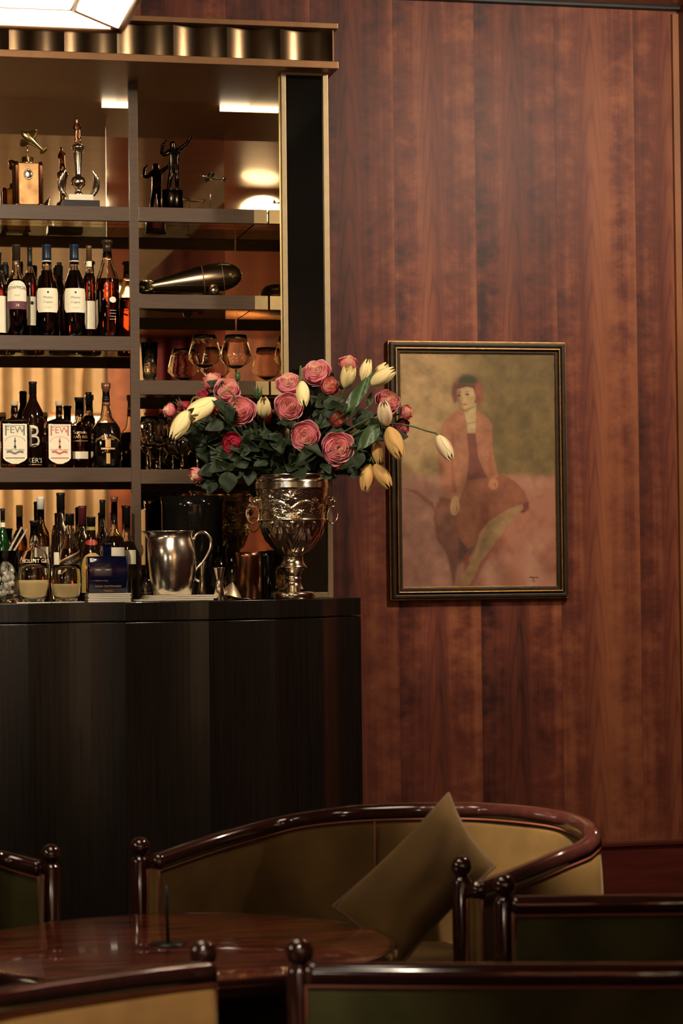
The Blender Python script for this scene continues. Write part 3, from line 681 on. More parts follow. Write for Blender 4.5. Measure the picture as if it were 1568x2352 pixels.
def band(z_c, hh, m, off):
    vs = []; 
    for k in range(n+1):
        x = -R*1.25+2.5*R*k/n
        for q in (-hh, hh): vs.append(wrap(c, pf, x, z_c+q+x*.45, off))
    MB().add(vs, [(2*k, 2*k+2, 2*k+3, 2*k+1) for k in range(n)], True).build('slanted_label', m, t)
band(H*.45, R*.62, M_goldink, .001); band(H*.45, R*.46, M_ink, .0014)
letter('BLACK LABEL', R*.36, t, c, pf, H*.45, M_goldink, off=.0019, tilt=math.atan(.45))
t, c, pf, R, H = bottle(188, 20, 1162, .14, ZZ, 'slim', M_glass, CAPM['maroon'], .2, 'clear bottle with a long maroon capsule on the bar', None, .6, g)
t, c, pf, R, H = bottle(209, 25, 1187, -.02, ZZ, 'cognac', M_gl['brown'], CAPM['black'], .10, 'dark cream liqueur bottle with red oval and yellow arched label', None, .6, g)
label_patch('neck_band', mat('lime_band', (150, 140, 60), .5, var=0), t, c, pf, H*.84, H*.88, rect(R*.6))
label_patch('red_oval', mat('red_foil', (160, 50, 34), .4, var=.1), t, c, pf, H*.66, H*.73, lambda t_: R*.75*math.sqrt(max(.05, 1-(2*t_-1)**2)), rows=8)
label_patch('arched_label', mat('straw_label', (196, 160, 84), .5, var=.15, nscale=60), t, c, pf, H*.1, H*.57, lambda t_: R*1.2*(1 if t_ < .6 else math.sqrt(max(.02, 1-((t_-.6)/.41)**2))))
letter('CREAM', R*.34, t, c, pf, H*.42, M_ink, arc=8)
t, c, pf, R, H = bottle(262, 26, 1141, .08, ZZ, 'jug', M_glass, CAPM['copper'], .05, 'tall necked clear bottle with white square label behind the blue decanter', M_gl['brown'], .62, g)
label_patch('paper_label', M_paper, t, c, pf, H*.38, H*.51, rect(R*.95)); letter('Reserva', R*.3, t, c, pf, H*.41, M_grey)
bottle(235, 15, 1148, .16, ZZ, 'slim', M_glass, CAPM['black'], .16, 'black capped clear bottle at the back between liqueur and tall necked bottle', None, .6, g)
t, c, pf, R, H = bottle(292, 22, 1162, .165, ZZ, 'jug', M_glass, CAPM['black'], .2, 'dark capped bottle half hidden by the mullion', M_gl['brown'], .62, g)
label_patch('paper_label', M_paper, t, c, pf, H*.38, H*.53, rect(R*.9))
# blue decanter on a stack of cards
a, b = on(199, 1361, -.25), on(296, 1361, -.25)
zst = on(247, 1362, -.25).z
st = thing('coaster_stack', 'stack of square cream paper coasters under the blue bottle', 'coasters', ((a.x+b.x)/2, -.25, ZB))
nz_ = max(3, int((zst-ZB)/.0045)); hh = (zst-ZB)/nz_
for k in range(nz_):
    dx = random.uniform(-.002, .002); MB().box(a.x+dx, b.x+dx, -.30, -.20, ZB+.0004+k*hh, ZB+(k+.88)*hh).build('coaster', M_linen, st)
a, b = on(199, 1320, -.25), on(292, 1320, -.25); cx = (a.x+b.x)/2; w2 = (b.x-a.x)/2; zt = on(247, 1278, -.25).z; zn = on(247, 1250, -.25).z
t = thing('decanter', 'square shouldered dark cobalt blue bottle standing on the coasters', 'bottle', (cx, -.25, zst))
M_blue = M_gl['blue']
def rrect(w_, d_, z, r=.008, n=5):
    out = []
    for qx, qy, a0 in ((1,1,0),(-1,1,PI/2),(-1,-1,PI),(1,-1,3*PI/2)):
        for k in range(n): an = a0+PI/2*k/(n-1); out.append((cx+qx*(w_-r)+r*math.cos(an), -.25+qy*(d_-r)+r*math.sin(an), z))
    return out
MB().loft([rrect(w2*.97, .027, zst+.0005), rrect(w2, .03, zst+.004), rrect(w2, .03, zt-.005), rrect(w2*.97, .027, zt), rrect(.013, .013, zt+.001, .006), rrect(.013, .013, zn-.004, .006)]).build('glass_body', M_blue, t)
MB().lathe([(0, zn-.004), (.0165, zn-.004), (.0165, zn+.004), (0, zn+.004)], (cx+.0, -.25, 0), 24).build('cap', CAPM['black'], t)
letter('GRAN CENTENARIO', .0085, t, (cx, -.25, zst), None, (zt-zst)*.18, M_goldink, flat=.03)
letter('TEQUILA', .0065, t, (cx, -.25, zst), None, (zt-zst)*.06, M_goldink, flat=.03)
# --- drinking glasses
def tumbler(px, rpx, pytop, Y, zb_, label, liq=None, fill=.4, shape='barrel', name='tumbler', cat='glass', group=None, m=M_glass, th=.0022, cut=0, tm=None):
    p = on(px, pytop, Y); s_ = mpp(p); R = rpx*s_; H = p.z-zb_; c = (p.x, Y, zb_)
    t = thing(name, label, cat, c, group)
    sh = {'barrel': [(.62, 0), (.66, .01), (.86, .2), (.98, .45), (1, .62), (.94, .85), (.86, 1)], 'straight': [(.9, 0), (.95, .01), (1, .3), (1, 1)], 'taper': [(.7, 0), (.74, .01), (.82, .3), (1, 1)], 'mixing': [(.95, 0), (1, .02), (1, .9), (1.04, 1)]}[shape]
    out = [(r*R, z*H) for r, z in sh]; bt = .10*H
    inn = [(max(r-th, .001), max(z, bt)) for r, z in out if z >= .0][::-1]
    inn = [(r, z) for r, z in inn if z > bt+.0001]+[(rad_at(out, bt)-th, bt), (0, bt)]
    fn = (lambda r, z, a: r*(1+cut*abs(math.sin(a*7+z*120)))) if cut else None
    MB().lathe([(0, 0)]+out+inn, c, 64 if cut else 40).build('glass_bowl', m, t)
    if liq:
        zf = H*fill; lp = [(0, bt+.0004)]+[(rad_at(out, z)-th-.0004, z+.0004) for z in np.linspace(bt, zf, 6)]+[(0, zf+.0004)]
        MB().lathe(lp, c, 40).build('drink', liq, t)
    return t, c, R, H
M_champ = mat('pale_gold_drink', (255, 230, 172), .25, trans=.15, ior=1.33, var=0)
def napkin(px0, px1, Y, label, d=.05, h=.0025):
    a, b = on(px0, 1384, Y), on(px1, 1384, Y)
    mb = MB(); n = 10
    for i in range(n+1): pass
    mb.box(a.x, b.x, Y-d, Y+d, ZB+.0004, ZB+h)
    return tag(mb.build('paper_napkin', M_linen, bevel=.0008), label, 'napkin'), ZB+h+.0004
_, zn1 = napkin(36, 114, -.345, 'white cocktail napkin under the left tumbler', .045)
_, zn2 = napkin(116, 190, -.335, 'white cocktail napkin under the right tumbler', .045)
tumbler(76, 37, 1293, -.345, zn1, 'rounded tumbler half full of pale gold drink, left of the pair', M_champ, .56, group='rounded tumblers on the bar')
tumbler(152, 36, 1297, -.335, zn2, 'rounded tumbler with a shallow pale drink, right of the pair', M_champ, .48, group='rounded tumblers on the bar')
t, c, R, H = tumbler(12, 31, 1265, -.345, ZZ, 'cut glass tumbler packed with crushed ice and straws at the left edge', shape='straight', cut=.03)
M_ice = mat('crushed_ice', (240, 238, 228), .25, trans=.08, var=.05)
mbi = MB()
for k in range(60):
    a_ = random.uniform(0, 2*PI); r_ = R*.72*math.sqrt(random.random()); zz = H*.14+(H*.8)*random.random()
    mbi.sphere((c[0]+r_*math.cos(a_), c[1]+r_*math.sin(a_), c[2]+zz), R*.2, 8, fn=lambda d: 1+.25*noise.noise(d*3+Vector((k, 0, 0))))
tag(mbi.build('crushed_ice', M_ice), 'white crushed ice filling the cut glass tumbler', 'ice', kind='stuff')
for (x0_, y0_, x1_, y1_, lab) in ((2, 1300, 50, 1211, 'clear glass straw leaning right out of the ice, upper of the two'), (8, 1306, 62, 1215, 'clear glass straw leaning right out of the ice, lower of the two')):
    tag(MB().tube([on(x0_, y0_, -.345), on((x0_+x1_)/2, (y0_+y1_)/2, -.345), on(x1_, y1_, -.34)], .0028, 10).build('glass_straw', mat('straw_glass', (240, 236, 220), .1, trans=.6, var=0)), lab, 'straw')
# wine glasses on the right bay shelves
def stem_glass(px, rpx, pytop, Y, zb_, label, kind, group):
    p = on(px, pytop, Y); s_ = mpp(p); R = rpx*s_; H = p.z-zb_; c = (p.x, Y, zb_)
    t = thing('wine_glass' if kind != 'coupe' else 'coupe_glass', label, 'glass', c, group)
    if kind == 'wine': o = [(.12, .30), (.35, .33), (.75, .40), (1, .50), (.98, .6), (.8, .85), (.68, 1)]
    elif kind == 'coupe': o = [(.10, .45), (.3, .47), (.6, .54), (.88, .68), (1, .85), (1, 1)]
    else: o = [(.12, .42), (.45, .45), (.85, .55), (1, .7), (.95, .85), (.85, 1)]
    bowl = [(r*R, z*H) for r, z in o]; th = .0012
    MB().lathe([(0, bowl[0][1])]+bowl+[(r-th, z) for r, z in bowl[::-1] if r > .2*R]+[(0, bowl[1][1]+.001)], c, 40).build('bowl', M_glass, t)
    MB().lathe([(0, .003), (.004, .004), (.003, .02), (.003, bowl[0][1]-.002), (.006, bowl[0][1]), (0, bowl[0][1])], c, 12).build('stem', M_glass, t)
    MB().lathe([(0, 0), (R*.72, 0), (R*.72, .0012), (.006, .004), (0, .0045)], c, 32).build('foot', M_glass, t)
    return t
zR1, zR2, zR3, zR4 = ZR
stem_glass(470, 38, 770, .30, zR3, 'large angular wine glass behind the pink roses, left of the pair', 'wine', 'wine glasses on the right bay shelf')
stem_glass(541, 36, 770, .33, zR3, 'large angular wine glass in front of the side mirror, right of the pair', 'wine', 'wine glasses on the right bay shelf')
tumbler(343, 20, 787, .30, zR3, 'small flared cut crystal glass beside the mullion', shape='taper', cut=.05, name='shot_glass', th=.004)
gg = 'stemmed glasses on the lowest right shelf'
stem_glass(344, 24, 957, .26, zR4, 'round wine glass nearest the mullion on the lowest right shelf', 'round', gg)
stem_glass(366, 22, 957, .38, zR4, 'round wine glass second from the mullion, set further back', 'round', gg)
stem_glass(396, 24, 1001, .34, zR4, 'coupe glass left of the front coupe on the lowest right shelf', 'coupe', gg)
stem_glass(419, 24, 1001, .26, zR4, 'coupe glass in front on the lowest right shelf', 'coupe', gg)
stem_glass(452, 25, 998, .36, zR4, 'coupe glass half hidden by rose leaves on the lowest right shelf', 'coupe', gg)
# ================================================================== SILVER ON THE SHELVES
def skin(name, joints, edges, m, parent, sub=2):
    me = bpy.data.meshes.new(name); me.from_pydata([j[0] for j in joints], edges, []); me.materials.append(m)
    o = bpy.data.objects.new(name, me); COL.objects.link(o); o.parent = parent; o.matrix_parent_inverse = Matrix.Translation(-Vector(parent.location))
    md = o.modifiers.new('skin', 'SKIN'); md.use_smooth_shade = True; md.use_x_symmetry = False
    for i, j in enumerate(joints):
        r = j[1]; me.skin_vertices[0].data[i].radius = (r, r) if not isinstance(r, tuple) else r
    me.skin_vertices[0].data[0].use_root = True
    sd = o.modifiers.new('sub', 'SUBSURF'); sd.levels = sub; sd.render_levels = sub
    return o
# bronze man
Y0 = .33
def q(px, py, dy=0): return tuple(on(px, py, Y0+dy))
p = on(396, 437, Y0); zb_ = zR1
t = thing('bronze_statuette', 'dark bronze statuette of a man raising one arm on a drum base', 'statuette', (p.x, Y0, zb_))
s_ = mpp(p)
J = [(q(399, 384), .014), (q(399, 366), .0165), (q(399, 350), .019), (q(398, 341), .009), (q(397, 330), .0125), (q(396.5, 324), .009),
     (q(389, 347), .009), (q(378, 356, -.008), .0075), (q(370.5, 352, -.015), .006), (q(373, 338, -.02), .005), (q(375, 329, -.022), .006),
     (q(409, 346), .009), (q(419, 338, -.004), .0075), (q(428, 331, -.008), .006), (q(435, 320, -.01), .005), (q(438, 311, -.012), .006),
     (q(394.5, 392), .011), (q(391, 410, -.004), .0085), (q(388, 424), .008), (q(386, 435), .005), (q(383, 436.5, -.014), .005),
     (q(404, 392), .011), (q(406.5, 410, -.006), .0085), (q(406.5, 424), .008), (q(407, 435), .005), (q(405, 436.5, -.014), .005)]
E = [(0,1),(1,2),(2,3),(3,4),(4,5),(2,6),(6,7),(7,8),(8,9),(9,10),(2,11),(11,12),(12,13),(13,14),(14,15),(0,16),(16,17),(17,18),(18,19),(19,20),(0,21),(21,22),(22,23),(23,24),(24,25)]
skin('figure', J, E, M_bronzest, t)
MB().tube([q(373, 332, -.022), q(383, 322, -.026)], .003, 8).build('torch', M_bronzest, t)
zz = on(396, 437, Y0).z
R = 26*s_
MB().lathe([(0, 0), (R, 0), (R, .004), (R*.94, .006), (R*.92, zz-zb_-.004), (R*.96, zz-zb_-.002), (R*.9, zz-zb_), (0, zz-zb_)], (p.x, Y0, zb_), 40).build('drum_base', M_bronzest, t)
# small aeroplane on a rod
def aeroplane(t, nose, tail, span, m, wingdir, r=.008, prop=True):
    a, b = Vector(nose), Vector(tail); ax = (b-a); L_ = ax.length; d = ax.normalized(); wd = Vector(wingdir).normalized(); wd = (wd-d*wd.dot(d)).normalized(); upv = d.cross(wd).normalized()
    if upv.z < 0: upv = -upv
    pr_ = [(0,.02),(.06,.6),(.15,.9),(.3,1),(.5,.85),(.75,.45),(.95,.2),(1,.05)]
    MB().tube([a+ax*u for u, _ in pr_], [r*v for _, v in pr_], 14).build('fuselage', m, t)
    def wing(c0, chord, sp, name):
        mb = MB()
        for sgn in (-1, 1):
            rings = []
            for u in (0, .25, .5, .75, .92, 1):
                ch = chord*math.sqrt(max(.02, 1-u**2.6)); th_ = .0022*(1-u*.6); cc = c0+wd*sgn*sp*u
                rings.append([cc+d*ch*.5*math.cos(k*PI/5)+upv*th_*math.sin(k*PI/5) for k in range(10)])
            mb.loft(rings)
        mb.build(name, m, t)
    wing(a+ax*.32, L_*.30, span, 'wing'); wing(a+ax*.92, L_*.14, span*.38, 'tailplane')
    mb = MB(); c0 = a+ax*.92
    mb.loft([[c0+d*ch*math.cos(k*PI/5)+wd*.0012*math.sin(k*PI/5)+upv*h_ for k in range(10)] for h_, ch in ((0, L_*.08), (L_*.1, L_*.06), (L_*.14, L_*.02))]); mb.build('fin', m, t)
    if prop:
        MB().tube([a-wd*span*.22+upv*span*.22-d*.002, a-d*.003, a+wd*span*.22-upv*span*.22-d*.002], [.0006, .0016, .0006], 6).build('propeller', m, t)
pb_ = on(483, 472, .30)
t = thing('model_aeroplane', 'small silver model aeroplane on a thin upright rod', 'model aeroplane', (pb_.x, .30, zR1))
aeroplane(t, on(462, 404, .30), on(520, 413, .31), .038, M_silver2, (.35, -1, .25), .006, True)
MB().tube([(pb_.x, .30, zR1), on(483, 410, .30)], .0012, 8).build('rod', M_silver, t)
MB().lathe([(0, 0), (.012, 0), (.012, .002), (0, .004)], (pb_.x, .30, zR1), 20).build('rod_base', M_silver, t)
# aeroplane trophy
a, b = on(29, 420, .28), on(98, 420, .28); W = b.x-a.x; cx = (a.x+b.x)/2; Hb = on(60, 376, .28).z-zL1
t = thing('aeroplane_trophy', 'square trophy with copper panels topped by a diving silver aeroplane', 'trophy', (cx, .28, zL1))
MB().box(cx-W*.36, cx+W*.36, .28-W*.36, .28+W*.36, zL1+.004, zL1+Hb-.002).build('plinth', mat('worn_copper_plate', (196, 150, 100), .3, metal=.9, var=.35, nscale=25), t, bevel=.003)
for sx_ in (-1, 1):
    for sy_ in (-1, 1):
        MB().lathe([(0, 0), (W*.12, 0), (W*.12, .006), (W*.085, .009), (W*.085, Hb*.9), (W*.06, Hb), (0, Hb)], (cx+sx_*W*.40, .28+sy_*W*.40, zL1), 20).build('corner_post', M_copper, t)
MB().lathe([(0, Hb-.002), (W*.27, Hb-.002), (W*.27, Hb+.003), (W*.20, Hb+.006), (W*.19, Hb+.02), (0, Hb+.022)], (cx, .28, zL1), 32).build('disc', M_silver, t)
pz = on(60, 404, .28).z
mb = MB(); mb.sphere((cx, .28-W*.36, pz), .012, 20, (1, .25, 1.2), fn=lambda d: 1+.25*noise.noise(d*6)); 
for k in range(14):
    a_ = 2*PI*k/14; mb.sphere((cx+.013*math.cos(a_), .28-W*.37, pz+.015*math.sin(a_)), .0035, 8, (1, .5, 1))
mb.build('medallion', M_silver, t)
aeroplane(t, on(48, 302, .27), on(104, 350, .285), .05, mat('champagne_metal', (214, 190, 130), .28, metal=1, var=.1), (.5, -1, .5), .0145)
MB().tube([(cx, .28, zL1+Hb+.02), on(63, 332, .275)], .002, 8).build('rod', M_silver, t)
# winged trophy
p = on(180, 466, .28); s_ = mpp(p); cx = p.x; X_ = lambda px: on(px, 400, .28).x; Z_ = lambda py: on(180, py, .28).z-zL1
t = thing('winged_trophy', 'tall silver trophy with two wings, a ball and a standing figure', 'trophy', (cx, .28, zL1))
MB().box(X_(141), X_(226), .245, .315, zL1+.0003, zL1+Z_(463)).build('base_plate', M_black, t, bevel=.001)
MB().box(X_(156), X_(212), .255, .305, zL1+Z_(463), zL1+Z_(449)).build('plinth', mat('ivory_marble', (226, 214, 186), .3, var=.1), t, bevel=.001)
u = s_
MB().lathe([(0, Z_(449)), (13*u, Z_(449)), (9*u, Z_(444)), (6*u, Z_(438)), (8*u, Z_(433)), (15*u, Z_(426)), (17*u, Z_(418)), (14*u, Z_(409)), (7*u, Z_(405)), (6.5*u, Z_(400)), (8*u, Z_(380)), (11*u, Z_(352)), (13*u, Z_(342)), (15*u, Z_(340)), (14*u, Z_(336)), (8*u, Z_(331)), (4*u, Z_(329)), (0, Z_(329))], (cx, .28, zL1), 40,
           fn=lambda r, z, a: r*(1-.05*abs(math.sin(a*6))) if Z_(400) < z < Z_(345) else r).build('cup_column', M_silver, t)
for sg in (-1, 1):
    mb = MB(); xb = cx+sg*20*u
    for k in range(8):
        f_ = k/7; base = Vector((xb+sg*(6+6*f_)*u, .278, zL1+Z_(452)+f_*10*u)); tip = Vector((cx+sg*(24+20*math.sin(PI*(.15+f_*.75)))*u, .27-.003*k, zL1+Z_(446)+(10+44*f_)*u))
        md_ = (base+tip)/2+Vector((sg*7*u, -.002, 0)); pts = catmull([base, md_, tip], 5)
        mb.tube(pts, [5*u*math.sin(PI*min(.97, .15+.8*i/(len(pts)-1))) for i in range(len(pts))], 8)
    mb.build('wing', M_silver, t)
def qq(px, py, dy=0): return tuple(on(px, py, .28+dy))
J = [(qq(178, 309), .0075), (qq(178, 299), .008), (qq(177, 289), .0095), (qq(176, 282), .004), (qq(175.5, 276), .0062), (qq(175.5, 271.5), .0045), (qq(171, 289), .004), (qq(169.5, 296, -.006), .0035), (qq(176, 297, -.012), .003), (qq(183, 288), .004), (qq(184, 296, -.006), .0035), (qq(178, 295, -.013), .003),
     (qq(175, 316), .0055), (qq(174, 326, -.003), .004), (qq(174.5, 331), .0035), (qq(182, 315), .0055), (qq(185, 322, -.004), .004), (qq(181, 331), .0035)]
skin('figure', J, [(0,1),(1,2),(2,3),(3,4),(4,5),(2,6),(6,7),(7,8),(2,9),(9,10),(10,11),(0,12),(12,13),(13,14),(0,15),(15,16),(16,17)], M_copper, t)
# bomb-shaped cocktail shaker
a, b = on(332, 660, .31), on(556, 630, .27); p = on(440, 675, .29)
t = thing('shaker', 'polished torpedo shaped metal cocktail shaker lying on its side', 'shaker', (p.x, .29, zR2))
d = b-a; R = 33*mpp(p)
pr_ = [(0,.25),(.10,.36),(.25,.56),(.4,.76),(.55,.93),(.68,1),(.80,1),(.88,.9),(.94,.7),(.98,.4),(1,.05)]
MB().tube([a+d*u_ for u_, _ in pr_], [R*v for _, v in pr_], 40).build('body', M_steel, t)
for u_, v in ((.6, .97), (.8, 1.0)):
    MB().tube([a+d*(u_-.006), a+d*u_, a+d*(u_+.006)], [R*(v-.01), R*(v+.03), R*(v-.01)], 40).build('seam_band', M_bronze, t)
ax = d.normalized()
for k in range(4):
    r_ = Matrix.Rotation(k*PI/2+.6, 3, ax) @ ax.cross(Vector((0,0,1))).normalized()
    MB().loft([[a+d*.14+r_*.009+s2*.0008, a-d*.02+r_*.010+s2*.0008, a-d*.05+r_*.026+s2*.0008, a+d*.05+r_*.026+s2*.0008] for s2 in (-ax.cross(r_), ax.cross(r_))]).build('tail_fin', M_steel, t)
MB().tube([a-d*.02, a-d*.06], .017, 24).build('tail_ring', M_bronzest, t)
pf_ = on(493, 667, .235); 
MB().sphere((pf_.x, .25, zR2+.0185), .018, 28).build('ball_foot', M_silver, t)
MB().sphere((pf_.x+.03, .345, zR2+.0135), .013, 20).build('ball_foot', M_silver, t)
# ================================================================== THINGS ON THE BAR, RIGHT
# folded white cloth
cl = thing('folded_cloth', 'folded white linen cloth under the silver pitcher', 'cloth', (on(400, 1375, -.27).x, -.27, ZB))
a, b = on(307, 1376, -.25), on(488, 1376, -.25)
for k, (x0_, x1_) in enumerate(((a.x, b.x-.01), (a.x+.028, b.x), (a.x+.032, b.x-.003))):
    mb = MB(); n = 18; z_ = ZB+.0006+k*.0058; rings = []
    for i in range(n+1):
        x = x0_+(x1_-x0_)*i/n; wz = .0014*math.sin(i*1.3+k)+(.003*max(0, 1-i/4) if k == 2 else 0)
        y0_, y1_ = -.33, -.19
        rings.append([(x, y0_, z_+max(wz*.3, 0)), (x, y0_-.002, z_+.003+max(wz*.5, 0)), (x, y0_, z_+.0052+max(wz, 0)*.3), (x, y1_, z_+.0052), (x, y1_, z_)])
    mb.loft(rings).build('fold', M_linen, cl)
zcl = ZB+.0006+3*.0058
p = on(396, 1366, -.26); u = mpp(p); c = (p.x, -.26, zcl+.0004); Zp = lambda py: on(396, py, -.26).z-c[2]
t = thing('pitcher', 'polished silver water pitcher with scroll handle on the white cloth', 'pitcher', c)
Hp = Zp(1220)
def spout(r, z, a):
    k = max(0, math.cos(a-PI))**6*max(0, (z/Hp-.62)/.38)**1.6
    return r*(1+.42*k)
o = [(0, 0), (42*u, 0), (44*u, .003), (47*u, Zp(1350)), (53*u, Zp(1320)), (56*u, Zp(1290)), (55*u, Zp(1268)), (51*u, Zp(1250)), (47*u, Zp(1238)), (46*u, Zp(1230)), (48*u, Zp(1223)), (50*u, Hp), (49*u, Hp+.001), (47*u, Hp-.001), (45*u, Zp(1232)), (50*u, Zp(1268)), (52*u, Zp(1290)), (40*u, Zp(1355)), (0, Zp(1358))]
MB().lathe(o, c, 72, fn=spout).build('body', M_silver2, t)
hp = catmull([on(445, 1240, -.26), on(452, 1227, -.26), on(468, 1222, -.26), on(482, 1236, -.26), on(484, 1255, -.26), on(474, 1278, -.26), on(461, 1297, -.26), on(456, 1302, -.26)], 6)
MB().tube(hp, [.0052-.0018*i/len(hp) for i in range(len(hp))], 12).build('handle', M_silver2, t)
hp = catmull([on(464, 1292, -.26), on(452, 1306, -.26), on(446, 1318, -.26), on(449, 1330, -.26), on(457, 1336, -.26)], 5)
MB().tube(hp, .0035, 10).build('handle', M_silver2, t)
# jiggers
def jigger(px, rpx, pytop, Y, label):
    p = on(px, pytop, Y); u = mpp(p)*rpx; H = p.z-ZB; c = (p.x, Y, ZB+.0004)
    t = thing('jigger', label, 'jigger', c, 'steel jiggers beside the pitcher')
    MB().lathe([(0, .002), (u*1.05, 0), (u*1.1, .001), (u*.48, H*.56), (u*.42, H*.60), (u*.5, H*.66), (u*1.0, H*.985), (u*1.06, H), (u*.98, H), (u*.45, H*.68), (0, H*.66)], c, 36).build('cups', M_silver, t)
jigger(503, 14.5, 1304, -.29, 'double ended steel jigger in front, right of the pitcher handle')
jigger(463, 12, 1291, -.13, 'double ended steel jigger behind the pitcher handle')
# strainer
t = thing('strainer', 'small conical metal mesh strainer lying on the bar', 'strainer', tuple(Vector((on(530, 1370, -.27).x, -.27, ZB))))
pa, pb2 = on(504, 1364, -.27), on(556, 1370, -.27); tip = on(534, 1336, -.26)
cc = (pa+pb2)/2; cc.z = ZB+.012; rr_ = (pb2.x-pa.x)/2
rings = []
for f_ in (0, .25, .5, .75, .96):
    rc = cc*(1-f_)+tip*f_; rings.append([(rc.x+rr_*(1-f_**1.2)*math.cos(2*PI*k/28), rc.y+rr_*.6*(1-f_**1.2)*math.sin(2*PI*k/28), rc.z-.009*(1-f_)*math.cos(2*PI*k/28)) for k in range(28)])
MB().loft(rings, cap=False).build('mesh_cone', mat('fine_mesh', (190, 172, 140), .35, metal=.8, var=.3, nscale=400), t)
MB().tube([rings[0][k % 28] for k in range(29)], .0018, 6, cap=False).build('rim', M_steel, t)
MB().tube([rings[0][0], on(565, 1374, -.28), on(576, 1377, -.285)], .0018, 8).build('handle', M_silver, t)
# copper cup, dark shaker tin, clear glasses, black bucket
tumbler(570, 30, 1268, -.17, ZZ, 'copper coloured metal cup between strainer and urn', shape='mixing', name='copper_cup', cat='cup', m=M_copper)
tumbler(613, 19, 1266, .02, ZZ, 'dark metal tin behind the urn stem', shape='mixing', name='shaker_tin', cat='tin', m=M_bglass)
tumbler(500, 20, 1254, -.06, ZZ, 'tall clear glass behind the steel jigger, left of the pair', shape='taper', name='mixing_glass', m=M_glass, cut=.04, group='clear mixing glasses')
tumbler(533, 18, 1256, .0, ZZ, 'tall clear glass behind the strainer, right of the pair', shape='taper', name='mixing_glass', m=M_glass, cut=.04, group='clear mixing glasses')
tumbler(336, 16, 1310, -.02, ZZ, 'small cut glass half hidden behind the pitcher', shape='taper', name='shot_glass', m=M_glass, cut=.05)
tumbler(441, 70, 1141, .33, ZZ, 'large black glass ice bucket in the shade behind the pitcher', shape='mixing', name='ice_bucket', cat='bucket', m=M_gl['blackish'], cut=.02)
# ================================================================== URN
UY = -.13
p = on(673, 1372, UY); u = mpp(p); UC = Vector((p.x, UY, ZB+.0004)); Zu = lambda py: on(673, py, UY).z-UC.z
urn = thing('silver_urn', 'embossed silver urn with ring handles holding roses and tulips', 'vase', tuple(UC))
def dens(P, n):
    out = []
    for (r0, a), (r1, b) in zip(P, P[1:]):
        for i in range(n): out.append((r0+(r1-r0)*i/n, a+(b-a)*i/n))
    return out+[P[-1]]
zt0, zt1, zm = Zu(1196), Zu(1126), Zu(1194)
flw = []
rs = random.Random(5)
for k in range(9):
    flw.append((2*PI*k/9+rs.uniform(-.08, .08)-.35, zt0+(zt1-zt0)*(.62+.1*math.sin(k*2.1)), .017+rs.random()*.004, rs.random()*PI, 6 if k % 2 else 8))
for k in range(16): flw.append((2*PI*k/16+rs.uniform(-.1, .1), zt0+(zt1-zt0)*rs.choice((.22, .3, .85)), .009+rs.random()*.003, rs.random()*PI, 5))
def emboss(r, z, a):
    d = 0
    if zt0+.002 < z < zt1:
        for fa, fz, fr, ro, npet in flw:
            da = (a-fa+PI) % (2*PI)-PI; x_ = da*r; y_ = z-fz; q_ = math.hypot(x_, y_)
            if q_ < fr*1.15:
                an = math.atan2(y_, x_)+ro; pet = abs(math.cos(npet*an/2))**.6
                d = max(d, .0036*(1-(q_/(fr*(.35+.8*pet)))**3) if q_ < fr*(.35+.8*pet) else 0)
                if q_ < fr*.25: d = .0042*(1-(q_/(fr*.3))**2)+.001
        sw = abs(z-(zt0+(zt1-zt0)*(.35+.25*abs(math.sin(a*3.5)))))
        d = max(d, .0028*max(0, 1-sw/.005)*(1+.3*math.sin(a*90)))
        d += .0009*noise.noise(Vector((a*22, z*260, 0)))
        e_ = min(1, (z-zt0)/.008, (zt1-z)/.004); d *= e_
    elif Zu(1275) < z < zt0-.001:
        t_ = (z-Zu(1275))/(zt0-Zu(1275)); ph = (a*9/(2*PI)) % 1-.5
        w_ = .48*math.sin(PI*min(1, t_*.95+.02))**.7
        lf = max(0, 1-(abs(ph)/max(w_, .01))**2)
        rib = .55+.45*math.cos((abs(ph)*18-t_*14))
        d = .0038*lf*rib+.0022*max(0, 1-abs(ph)/.04)
        ph2 = (a*9/(2*PI)+.5) % 1-.5; d = max(d, .003*max(0, 1-(abs(ph2)/.2)**2)*max(0, (t_-.35)/.65)*(.6+.4*math.cos(abs(ph2)*40)))
        d *= min(1, t_*6, (1-t_)*12)
    return r+d
up_ = [(83*u, Zu(1091)), (86*u, Zu(1090)), (86.5*u, Zu(1094)), (83*u, Zu(1096)), (82.5*u, Zu(1108))]
gro = []
for k in range(5): y_ = 1109+k*3; gro += [(84*u, Zu(y_)), (84.5*u, Zu(y_+1)), (83*u, Zu(y_+2.2))]
body = dens([(82*u, Zu(1126)), (80*u, Zu(1140)), (77*u, Zu(1160)), (75*u, Zu(1180)), (75.5*u, Zu(1193))], 14)
rib_ = [(78.5*u, Zu(1194)), (78.5*u, Zu(1196)), (76*u, Zu(1197.5))]
low = dens([(75.5*u, Zu(1199)), (73*u, Zu(1212)), (68*u, Zu(1226)), (59*u, Zu(1242)), (48*u, Zu(1256)), (36*u, Zu(1268)), (26*u, Zu(1276))], 10)
foot = [(24*u, Zu(1278)), (25*u, Zu(1281)), (24*u, Zu(1284)), (25*u, Zu(1290)), (30*u, Zu(1298)), (33.5*u, Zu(1302)), (33.5*u, Zu(1304)), (27*u, Zu(1307)), (22*u, Zu(1315)), (18*u, Zu(1322)), (17.5*u, Zu(1326)), (20*u, Zu(1328)), (20*u, Zu(1331)), (17*u, Zu(1333)), (18*u, Zu(1340)), (23*u, Zu(1348)), (33*u, Zu(1355)), (43*u, Zu(1358)), (50*u, Zu(1361)), (51*u, Zu(1364)), (51*u, .001), (50*u, 0), (0, 0)]
prof = up_+gro+body+rib_+low+foot
